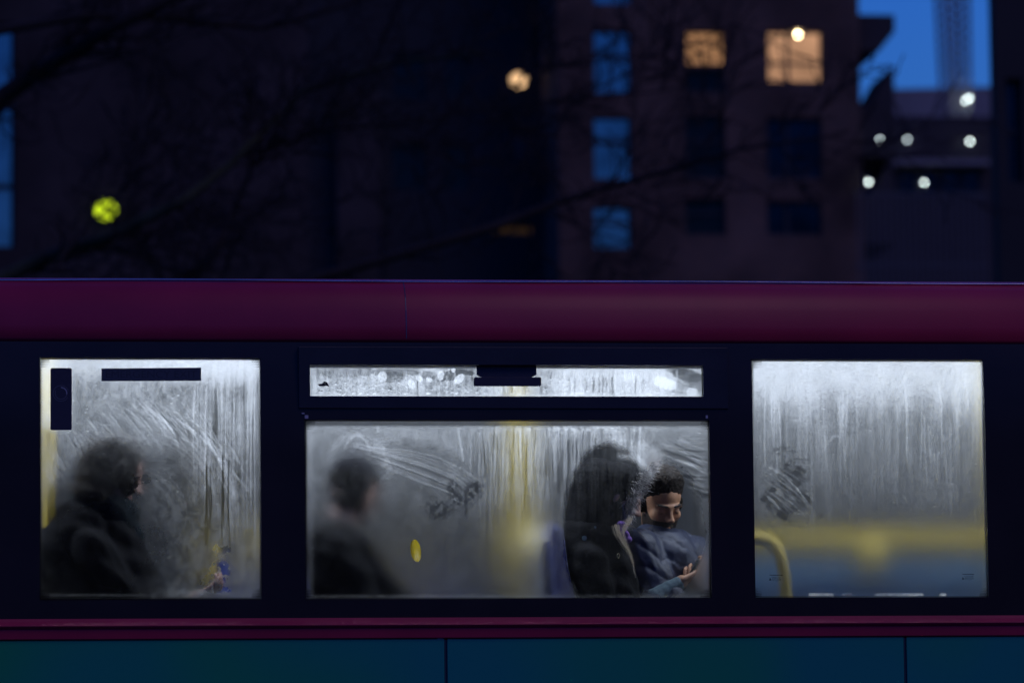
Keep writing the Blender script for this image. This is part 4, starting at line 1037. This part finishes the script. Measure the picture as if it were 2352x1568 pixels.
def head_radial(nu=112, nv=84):
    th = np.linspace(0.0, math.pi, nv); ph = np.linspace(0, 2 * math.pi, nu, endpoint=False)
    T, Pp = np.meshgrid(th, ph, indexing='ij')
    D = np.stack([np.sin(T) * np.cos(Pp), np.sin(T) * np.sin(Pp), np.cos(T)], -1)
    lo = np.full(T.shape, .03); hi = np.full(T.shape, .20)
    # march from outside inwards to the first surface
    r = np.full(T.shape, .18)
    for _ in range(60):
        r = r - np.maximum(head_sdf(O_ + D * r[..., None]) * .7, -.002)
    return D, r
HD, HR = head_radial()
def head_mesh(off=None):
    """radial head, optionally grown by off (array) -> verts, faces (head space: x ahead, y left, z up)"""
    r = HR if off is None else HR + off
    V = O_ + HD * r[..., None]; nv, nu = r.shape
    vs = [tuple(V[0].mean(0))] + [tuple(x) for x in V[1:-1].reshape(-1, 3)] + [tuple(V[-1].mean(0))]
    fs = []
    for k in range(nu): fs.append((0, 1 + k, 1 + (k + 1) % nu))
    for i in range(nv - 3):
        for k in range(nu):
            a, b = 1 + i * nu + k, 1 + i * nu + (k + 1) % nu; fs.append((a, a + nu, b + nu, b))
    o = 1 + (nv - 3) * nu; e = len(vs) - 1
    for k in range(nu): fs.append((e, o + (k + 1) % nu, o + k))
    return vs, fs
HP = O_ + HD * HR[..., None]     # skin positions per direction, for the masks
def frame(c, fdir, roll=0.0, s=1.0):
    f = Vector(fdir).normalized(); l = Vector((0, 0, 1)).cross(f).normalized(); u_ = f.cross(l)
    if roll:
        q = Quaternion(f, roll); l = q @ l; u_ = q @ u_
    m_ = Matrix((f * s, l * s, u_ * s)).transposed().to_4x4(); m_.translation = Vector(c); return m_
def put(mb, vf, m_): mb.add([m_ @ Vector(p) for p in vf[0]], vf[1]); return mb
def blob(mb, name, material, parent, voxel=.008, smooth=2, disp=None, root=False):
    """voxel-joins the collected shapes into one continuous surface"""
    o = mb.build('tmp', material, None)
    r = o.modifiers.new('r', 'REMESH'); r.mode = 'VOXEL'; r.voxel_size = voxel; r.use_smooth_shade = True
    if smooth: s_ = o.modifiers.new('s', 'SMOOTH'); s_.iterations = smooth; s_.factor = .5
    dg = bpy.context.evaluated_depsgraph_get(); me = bpy.data.meshes.new_from_object(o.evaluated_get(dg)); me.name = name
    bpy.data.objects.remove(o)
    if disp:
        n = len(me.vertices); co = np.empty(n * 3); me.vertices.foreach_get('co', co); co = co.reshape(-1, 3)
        no = np.empty(n * 3); me.vertex_normals.foreach_get('vector', no); no = no.reshape(-1, 3)
        co = co + no * disp(co)[:, None]; me.vertices.foreach_set('co', co.ravel()); me.update()
    off = Vector((0, 0, 0)); q = parent
    while q: off += q.location; q = q.parent
    if root: off = root_off = Vector(root)
    me.transform(Matrix.Translation(-off))
    me.polygons.foreach_set('use_smooth', [True] * len(me.polygons))
    me.materials.clear(); me.materials.append(material)
    o2 = bpy.data.objects.new(name, me); COL.objects.link(o2)
    if parent: o2.parent = parent
    if root: o2.location = off
    return o2
def n3(co, s, seed=0): return (fbm(co[:, 0] * s + co[:, 1] * s * .7 + 11, co[:, 2] * s - co[:, 1] * s * .6 + 7, seed, 4) - .5) * 2
def hand(mb, wrist, d, n, side, curl=(.5, .6, .5), s=1.0):
    """palm, four fingers of different lengths bent towards n, thumb from the side of the palm"""
    w = Vector(wrist); d = Vector(d).normalized(); n = Vector(n); n = (n - d * n.dot(d)).normalized(); l = d.cross(n) * side
    mb.cap(w - d * .02, .024 * s, w + d * .02 * s, .026 * s)
    for k in (-.026, -.009, .009, .026): mb.cap(w + d * .02 * s + l * k * .7 * s, .014 * s, w + d * .085 * s + l * k * s, .0115 * s, 10)
    for k, (lat, ln) in enumerate(((-.030, .060), (-.010, .078), (.010, .084), (.030, .074))):
        p = w + d * .088 * s + l * lat * s; dd = d.copy(); r = .0088 * s; a_ = 0
        for j, f in enumerate((.45, .30, .25)):
            a_ += curl[j]; dd = d * math.cos(a_) + n * math.sin(a_); q = p + dd * ln * f * s
            mb.cap(p, r, q, r * .92, 10); p = q; r *= .92
    p = w + d * .03 * s + l * .032 * s; q = p + (d * .6 + l * .6 + n * .35).normalized() * .038 * s; t_ = q + (d * .8 + l * .1 + n * .5).normalized() * .032 * s
    mb.cap(p, .0135 * s, q, .0105 * s, 10); mb.cap(q, .0105 * s, t_, .0088 * s, 10)

M['skin'] = mat('brown_skin', (.52, .27, .155), .5, noise=.12, nscale=40, bump=.06, bscale=200)
M['skin_pale'] = mat('pale_skin', (.46, .27, .21), .5, noise=.1, nscale=40)
M['hair_black'] = mat('black_hair', (.022, .016, .013), .6, spec=.12, noise=.4, nscale=60, bump=.6, bscale=90)
M['beard'] = mat('dark_beard', (.03, .018, .013), .8, noise=.5, nscale=160, bump=.5, bscale=260)
M['hair_brown'] = mat('dark_brown_hair', (.012, .009, .008), .6, spec=.12, noise=.4, nscale=40, bump=.5, bscale=80)
M['navy_puffer'] = mat('navy_puffer_jacket', (.020, .027, .062), .55, noise=.18, nscale=16, bump=.35, bscale=22)
M['black_coat'] = mat('black_coat', (.004, .004, .006), .85, spec=.12, noise=.3, nscale=40, bump=.2, bscale=120, sheen=.0)
M['black_parka'] = mat('black_parka', (.004, .004, .006), .8, spec=.12, noise=.3, nscale=40, bump=.3, bscale=70)
M['dark_teal'] = mat('dark_teal_collar', (.006, .011, .015), .85, spec=.12, noise=.3, nscale=30)
M['beanie'] = mat('grey_knitted_hat', (.022, .022, .028), .95, spec=.12, noise=.3, nscale=50, bump=.5, bscale=120)
M['fur'] = mat('pale_grey_fur', (.62, .58, .56), .8, noise=.3, nscale=60)
M['fur_dark'] = mat('dark_fur', (.03, .028, .03), .9, noise=.3, nscale=60)
M['blond'] = mat('blond_hair', (.62, .52, .36), .45, noise=.3, nscale=60)
M['scarf'] = mat('purple_scarf', (.22, .11, .42), .9, noise=.5, nscale=60, bump=.6, bscale=120)
M['trousers'] = mat('dark_trousers', (.02, .022, .03), .9)
M['shoe'] = mat('black_shoe', (.01, .01, .01), .5)
M['btn'] = mat('pale_green_button', (.45, .62, .42), .3)
M['brass'] = mat('brass_eyelet', (.75, .62, .32), .25, metal=.9)
M['phone'] = mat('dark_phone', (.02, .022, .025), .2)
M['sleeve'] = mat('teal_grey_cuff', (.10, .16, .19), .8, noise=.2, nscale=40, bump=.3)

def legs(mb, hip, fx, y, spread=.09, scale=1.0):
    """seated thighs forward to the knee, shins to the deck floor"""
    out = []
    for s in (-1, 1):
        h = Vector((hip.x, y + s * spread, hip.z)); k = h + Vector((.42 * fx, s * .02, .02)); a = Vector((k.x + .03 * fx, k.y, FLOOR + .09))
        mb.cap(h, .085, k, .062); mb.cap(k, .060, a, .042); out.append(a)
    return out
def shoes(ankles, fx, parent):
    for a in ankles:
        mb = MB(); mb.ell(a + Vector((.06 * fx, 0, -.045)), (.135, .048, .042)); mb.ell(a + Vector((-.01, 0, -.0)), (.05, .045, .06))
        blob(mb, 'shoe', M['shoe'], parent, .008, 1)
def seated(label, skin, headc, hf, roll, neckdir, pelvis, chest, handspec, hs=1.0, group=None, voxel=.004):
    """the one continuous body: head, neck, trunk, arms, hands, legs"""
    mb = MB(); hm = frame(headc, hf, roll, hs); put(mb, head_mesh(), hm)
    nb = chest + Vector((0, 0, .0))
    mb.cap(hm @ Vector((-.035, 0, -.05)), .052, nb, .060)
    mb.cap(chest + Vector((0, 0, -.06)), .11, pelvis + Vector((0, 0, .1)), .115)
    for sh, el, wr, hd, hn, side, curl in handspec:
        mb.cap(chest + Vector((0, 0, -.03)), .06, sh, .055); mb.cap(sh, .046, el, .038); mb.cap(el, .036, wr, .026); hand(mb, wr, hd, hn, side, curl)
    ank = legs(mb, pelvis, 1, pelvis.y)
    o = blob(mb, 'person', skin, None, voxel, 1, root=(pelvis.x, pelvis.y, FLOOR))
    tag(o, label, 'person', group)
    mb = MB(); a2 = legs(mb, pelvis, 1, pelvis.y)
    mb.v = []; mb.f = []; mb.mi = []
    for s in (-1, 1):
        h = Vector((pelvis.x, pelvis.y + s * .09, pelvis.z)); k = h + Vector((.42, s * .02, .02)); a = Vector((k.x + .03, k.y, FLOOR + .09))
        mb.cap(h, .10, k, .075); mb.cap(k, .072, a, .055)
    mb.ell(pelvis, (.13, .17, .11)); blob(mb, 'trousers', M['trousers'], o, .012, 1); shoes(ank, 1, o)
    return o, hm
def shell(name, off, hm, material, parent, voxel=.004, smooth=0, extra=None):
    mb = MB(); put(mb, head_mesh(off), hm)
    if extra: extra(mb)
    return blob(mb, name, material, parent, voxel, smooth)
x_, y_, z_ = HP[..., 0], HP[..., 1], HP[..., 2]
def S_(a, lo, hi): return ss(a, lo, hi)

# ---- the bearded man looking down at his phone
YM_ = .46
hc = P(1516, 1156, YM_)
az = rad(19); F_ = Vector((math.sin(az), -math.cos(az), -.50))
pelv = Vector((P(1500, 1300, YM_).x, YM_ + .08, 2.86)); chest = P(1512, 1262, YM_ + .03)
shR, elR, wrR = P(1468, 1262, .34), P(1512, 1412, .27), P(1556, 1340, .25)
shL, elL, wrL = P(1592, 1268, .56), P(1622, 1384, .50), P(1616, 1356, .38)
ph_c = P(1590, 1330, .30)
man, hm = seated('bearded dark-haired man in a navy puffer jacket looking down at his phone', M['skin'], hc, F_, .06, None, pelv, chest,
    [(shR, elR, wrR, P(1592, 1322, .27) - wrR, Vector((0, .3, 1)), -1, (.35, .6, .5)), (shL, elL, wrL, P(1592, 1332, .30) - wrL, Vector((-.3, -.3, .9)), 1, (.7, .9, .6))], voxel=.0034)
nz_ = fbm(HD[..., 0] * 9 + 5, HD[..., 1] * 9 + HD[..., 2] * 6 + 5, 7)
nf_ = fbm(HD[..., 0] * 34 + 3, HD[..., 1] * 34 + HD[..., 2] * 26 + 3, 17, 3)
raw = z_ - .056 + np.where(x_ > .0, -x_ * .24, -x_ * 1.0) + 5.0 * y_ * y_ + .010 * (x_ < .02) + .022 * (nf_ - .5)
hair = -.005 + S_(raw, -.006, .008) * .0075 + S_(raw, 0, .045) * (.004 + .020 * nz_ + .010 * nf_) * S_(z_, .005, .055) + S_(raw, .01, .05) * .010 * S_(z_, .06, .11)
side = S_(-x_, -.022, -.008) * S_(z_, -.035, -.02) * S_(.10 - np.abs(y_), 0, .01)
hair = np.maximum(hair, np.where(side > .05, side * (.003 + .005 * nz_), -.006))
shell('hair', hair, hm, M['hair_black'], man, .0035, 0)
jaw = S_(-z_ - .036 + .62 * (.05 - np.clip(x_, 0, .05)) , 0, .014) * S_(x_, -.034, -.018) * (1 - S_(-x_, -.014, -.010) * S_(z_, -.046, -.036)) * (1 - S_(-z_, .115, .13)) 
lip = np.exp(-(((z_ + .068) / .0075) ** 2 + (y_ / .016) ** 2)) * (x_ > .06)
must = np.exp(-(((z_ + .051 + .25 * np.abs(y_)) / .0075) ** 2 + (y_ / .032) ** 2)) * (x_ > .06)
bd = np.maximum(jaw * (1 - S_(lip, .25, .55)), S_(must, .3, .6))
nb_ = fbm(HD[..., 0] * 40 + 5, HD[..., 2] * 40 + HD[..., 1] * 30 + 5, 9, 2)
shell('beard', np.where(bd > .1, bd * (.0030 + .0035 * nb_) , -.005), hm, M['beard'], man, .0028, 0)
br = np.exp(-(((z_ - .0245 - .05 * (np.abs(y_) - .03)) / .0042) ** 2 + ((np.abs(y_) - .031) / .021) ** 4)) * (x_ > .04)
shell('eyebrow', np.where(br > .3, br * .0036, -.005), hm, M['beard'], man, .0026, 0)
ls = np.exp(-(((z_ + .0065) / .0018) ** 2 + ((np.abs(y_) - .031) / .0125) ** 4)) * (x_ > .04)
shell('eyelash', np.where(ls > .35, ls * .0024, -.005), hm, M['beard'], man, .0022, 0)
mb = MB()
mb.cap(P(1470, 1265, .37), .088, P(1500, 1335, .33), .085); mb.cap(P(1500, 1335, .33), .080, P(1512, 1412, .28), .070); mb.cap(elR, .066, wrR.lerp(elR, .35), .050)
mb.cap(P(1590, 1275, .56), .085, P(1618, 1330, .53), .076); mb.cap(P(1618, 1330, .53), .074, elL, .062); mb.cap(elL, .060, wrL.lerp(elL, .2), .046)
mb.cap(P(1500, 1275, .47), .125, P(1560, 1285, .50), .115); mb.cap(P(1520, 1300, .46), .150, pelv + Vector((0, 0, .08)), .155)
mb.cap(P(1484, 1248, .44), .058, P(1570, 1256, .52), .055)
for k in range(12):   # padded collar standing round the neck
    a = 2 * math.pi * k / 12; c = P(1522, 1246, .475); mb.ell(c + Vector((.082 * math.cos(a), .075 * math.sin(a), .012 * math.cos(a + 2.4))), (.030, .030, .036))
def puff(co):
    t = co[:, 2] * 1.0 + co[:, 0] * .35
    return .006 * (np.abs(np.sin(t * 40 + 2.5 * n3(co, 6, 9))) ** .6 - .6) + .012 * n3(co, 9, 3)
blob(mb, 'puffer_jacket', M['navy_puffer'], man, .006, 2, puff)
mb = MB(); mb.cap(P(1506, 1372, .235), .040, wrR.lerp(elR, .02), .030); blob(mb, 'cuff', M['sleeve'], man, .005, 1, lambda co: .003 * n3(co, 40, 5))
phm = frame(P(1588, 1322, .285), P(1600, 1300, .28) - P(1575, 1342, .30))
mb = MB()
for sgn in (1,): mb.box(-.070, .070, -.034, .034, -.0045, .0045)
mb.v = [tuple(phm @ Vector(p)) for p in mb.v]; root = tag(mb.build('phone', M['phone'], None, bevel=.003), 'dark phone held low in the hands of the bearded man', 'phone')

# ---- the woman in the fur-trimmed hood, close to the glass
YW = .26
hcw = P(1418, 1140, YW); Fw = Vector((.86, -.10, -.46))
pelw = Vector((P(1345, 1300, YW).x, YW + .05, 2.85)); chw = P(1372, 1262, YW)
hspec = [(P(1345, 1290, .16), P(1390, 1430, .16), P(1450, 1455, .20), (1, .2, .1), (0, 0, 1), -1, (.4, .5, .4)), (P(1360, 1290, .42), P(1400, 1430, .44), P(1455, 1455, .34), (1, -.2, .1), (0, 0, 1), 1, (.4, .5, .4))]
wom, hmw = seated('woman in a black hooded parka with pale fur trim and long blond hair', M['skin_pale'], hcw, Fw, 0, None, pelw, chw, hspec, hs=.93, voxel=.006)
mb = MB()
mb.ell(P(1372, 1120, YW), (.108, .105, .118)); mb.ell(P(1418, 1112, YW), (.085, .100, .090), Matrix.Rotation(.5, 3, 'Y')); mb.ell(P(1450, 1114, YW - .005), (.050, .096, .080), Matrix.Rotation(.75, 3, 'Y'))
mb.cap(P(1364, 1150, YW), .098, P(1352, 1240, YW), .105); mb.ell(P(1400, 1180, YW), (.06, .085, .07), Matrix.Rotation(.5, 3, 'Y'))
hood = blob(mb, 'hood', M['black_parka'], wom, .007, 3, lambda co: .007 * n3(co, 9, 8))
mb = MB()
mb.cap(P(1352, 1260, YW), .14, P(1360, 1390, YW), .155); mb.cap(P(1350, 1290, .15), .080, P(1390, 1430, .15), .072); mb.cap(P(1390, 1430, .15), .07, P(1450, 1455, .16), .05)
mb.cap(P(1365, 1290, .44), .085, P(1405, 1430, .44), .072); mb.cap(P(1405, 1430, .44), .07, P(1455, 1455, .34), .05)
mb.cap(P(1395, 1262, .22), .075, P(1420, 1385, .22), .10)
def folds(co): return .006 * n3(co, 7, 12) + .004 * np.sin(co[:, 2] * 60 + co[:, 0] * 25 + 3 * n3(co, 5, 2))
blob(mb, 'parka', M['black_parka'], wom, .008, 3, folds)
def strands(name, material, parent, gen, n, seed):
    rnd = random.Random(seed); mb = MB()
    for _ in range(n):
        pts, w = gen(rnd); prev = None
        side_ = Vector((rnd.gauss(0, 1), rnd.gauss(0, 1), rnd.gauss(0, 1))).normalized()
        vs = []; fs = []
        for i, p in enumerate(pts):
            ww = w * (1 - .8 * i / (len(pts) - 1)); vs += [p - side_ * ww, p + side_ * ww]
        for i in range(len(pts) - 1): fs.append((2 * i, 2 * i + 1, 2 * i + 3, 2 * i + 2))
        mb.add(vs, fs)
    return mb.build(name, material, parent)
# rim of the hood: an oval ring standing across the direction the face looks in
rimc = P(1464, 1124, YW); fwv = Fw.normalized(); lv = Vector((0, 0, 1)).cross(fwv).normalized(); uv_ = fwv.cross(lv)
def fur_gen(rnd):
    a = rnd.uniform(0, 2 * math.pi); o_ = lv * math.cos(a) * .100 + uv_ * math.sin(a) * .125
    base = rimc + o_ + fwv * rnd.gauss(0, .010) + Vector((rnd.gauss(0, .004), rnd.gauss(0, .004), rnd.gauss(0, .004)))
    d = (o_.normalized() * .75 + fwv * rnd.uniform(.1, 1.0) + Vector((rnd.gauss(0, .35), rnd.gauss(0, .35), rnd.gauss(0, .35)))).normalized()
    L_ = rnd.uniform(.018, .038); g_ = Vector((0, 0, -.006))
    return [base, base + d * L_ * .5 + g_ * .4, base + d * L_ + g_], .0012
strands('fur_trim', M['fur'], wom, fur_gen, 4200, 3)
def fur_gen2(rnd):
    p_, w_ = fur_gen(rnd); return [q - fwv * .010 for q in p_], .0012
strands('fur_trim', M['fur_dark'], wom, fur_gen2, 1500, 4)
# long blond hair falling out of the hood over the shoulder
def hair_gen(rnd):
    t = rnd.gauss(0, 1); s_ = rnd.random()
    off = Vector((rnd.gauss(0, .0075), rnd.gauss(0, .008), rnd.gauss(0, .003)))
    A = [(1416, 1205), (1420, 1228), (1432, 1248), (1446, 1270), (1454, 1294), (1460, 1326)]
    B = [(1446, 1188), (1438, 1204), (1428, 1224), (1438, 1250), (1450, 1276), (1458, 1312)]
    path = A if rnd.random() < .6 else B
    n = len(path) if rnd.random() < .4 else len(path) - 1
    return [P(u, v, .13 - .012 * i) + off * (1.0 - .16 * i) + Vector((rnd.gauss(0, .0012), 0, 0)) for i, (u, v) in enumerate(path[:n])], .0005
strands('hair', M['blond'], wom, hair_gen, 120, 9)
def wisp(rnd):
    a = P(1440 + rnd.uniform(-6, 4), 1205 + rnd.uniform(-3, 3), .12); off = rnd.gauss(0, 4)
    return [a, P(1458 + off * .3, 1212 + off * .5, .12), P(1474 + off, 1226 + off, .12), P(1484 + off * 1.6, 1242 + off, .13)], .0006
strands('loose_hair', M['blond'], wom, wisp, 16, 10)
mb = MB()
for k, (u, v) in enumerate(((1426, 1204), (1430, 1216), (1437, 1226), (1443, 1238), (1433, 1206))): mb.ell(P(u, v, .155), (.016, .022, .013), Matrix.Rotation(.7, 3, 'Y'))
blob(mb, 'scarf', M['scarf'], wom, .004, 1, lambda co: .003 * n3(co, 60, 4))
def disc(u, v, y, r, th, material, name, parent, hole=0):
    c = P(u, v, y); b = MB()
    if hole:
        n = 18; pts = [c + Vector((r * .55 * math.cos(2 * math.pi * k / n), 0, r * math.sin(2 * math.pi * k / n))) for k in range(n + 1)]; b.tube(pts, hole, 6, caps=False)
    else: b.tube([c, c + Vector((0, th, 0))], [r, r * .9], 20)
    return b.build(name, material, parent, smooth=bool(hole))
disc(1342, 1235, .052, .0095, .006, M['btn'], 'button', wom); disc(1367, 1210, .075, .0045, .004, M['btn'], 'button', wom)
disc(1420, 1276, .085, .0085, 0, M['brass'], 'eyelet', wom, .0018); disc(1451, 1290, .085, .005, 0, M['brass'], 'eyelet', wom, .0014)

# ---- passenger behind the first window, profile to the right, head bowed
Y1 = .27
hc1 = P(266, 1084, Y1); F1 = Vector((.88, .16, -.42))
pel1 = Vector((P(190, 1300, Y1).x, Y1 + .06, 2.86)); ch1 = P(225, 1225, Y1)
hs1 = [(P(200, 1270, .16), P(310, 1430, .15), P(440, 1380, .17), P(500, 1350, .15) - P(440, 1380, .17), (0, .4, 1), -1, (.4, .6, .4)), (P(215, 1270, .44), P(270, 1420, .46), P(350, 1450, .36), (1, -.2, .1), (0, 0, 1), 1, (.4, .5, .4))]
p1, hm1 = seated('passenger in a black coat seen in profile through the misted left-hand window', M['skin_pale'], hc1, F1, 0, None, pel1, ch1, hs1, hs=1.0, voxel=.005)
mk1 = S_(.050 - x_ + .35 * (z_ - .02), 0, .02)
def longhair(mb):
    mb.ell(P(238, 1060, Y1), (.10, .10, .10)); mb.ell(P(222, 1105, Y1), (.085, .10, .10)); mb.ell(P(212, 1140, Y1), (.09, .11, .08))
    mb.ell(P(268, 1028, Y1), (.095, .09, .06)); mb.ell(P(283, 1085, Y1), (.062, .098, .10))
shell('hair', np.where(mk1 > .05, mk1 * .025, -.006), hm1, M['hair_brown'], p1, .006, 2, longhair)
mb = MB(); mb.cap(P(215, 1160, Y1), .105, P(290, 1180, Y1), .055); mb.cap(P(250, 1180, Y1), .10, P(300, 1235, Y1), .055); blob(mb, 'collar', M['dark_teal'], p1, .008, 3, lambda co: .008 * n3(co, 10, 3))
mb = MB(); mb.cap(P(180, 1235, Y1), .15, P(185, 1370, Y1 + .03), .19); mb.cap(P(140, 1260, .22), .11, P(150, 1400, .24), .13); mb.cap(P(205, 1265, .17), .095, P(310, 1430, .15), .085); mb.cap(P(310, 1430, .15), .075, P(425, 1388, .17), .042)
mb.cap(P(215, 1265, .44), .095, P(275, 1420, .46), .085); mb.cap(P(275, 1420, .46), .08, P(350, 1450, .35), .055); mb.cap(P(255, 1225, Y1), .10, P(300, 1380, Y1), .14)
blob(mb, 'coat', M['black_coat'], p1, .009, 3, folds)

# ---- passenger with the knitted hat behind the middle window
Y2 = .31
hc2 = P(812, 1115, Y2); F2 = Vector((.80, .60, -.25))
pel2 = Vector((P(765, 1300, Y2).x, Y2 + .06, 2.85)); ch2 = P(788, 1232, Y2)
hs2 = [(P(775, 1270, .22), P(845, 1400, .2), P(930, 1425, .24), (1, .1, .1), (0, 0, 1), -1, (.4, .5, .4)), (P(790, 1270, .50), P(850, 1400, .52), P(935, 1425, .42), (1, -.2, .1), (0, 0, 1), 1, (.4, .5, .4))]
p2, hm2 = seated('passenger in a dark coat and knitted hat, blurred behind the misted middle window', M['skin_pale'], hc2, F2, 0, None, pel2, ch2, hs2, hs=.95, voxel=.006)
mh = S_(z_ - .012 - .25 * x_, 0, .01)
def hat_top(mb): mb.ell(hm2 @ Vector((-.015, 0, .11)), (.05, .05, .035))
shell('knitted_hat', np.where(mh > .05, mh * .017, -.006), hm2, M['beanie'], p2, .006, 1, hat_top)
def h2(mb): mb.ell(P(790, 1150, Y2), (.06, .09, .07))
shell('hair', np.where((x_ < .02) & (z_ < .03), .018, -.006), hm2, M['hair_brown'], p2, .006, 2, h2)
mb = MB(); mb.cap(P(762, 1262, Y2), .14, P(765, 1390, Y2), .175); mb.cap(P(775, 1275, .22), .09, P(845, 1405, .2), .075); mb.cap(P(845, 1405, .2), .072, P(930, 1425, .24), .05)
mb.cap(P(790, 1275, .50), .09, P(850, 1405, .52), .075); mb.cap(P(850, 1405, .52), .072, P(935, 1425, .42), .05); mb.cap(P(785, 1215, Y2), .075, P(795, 1250, Y2), .11)
mb.cap(P(825, 1290, Y2), .08, P(900, 1385, Y2), .09)
blob(mb, 'coat', M['black_coat'], p2, .009, 3, folds)
# dark bag on the lap, seen below the cleared spot in the middle window
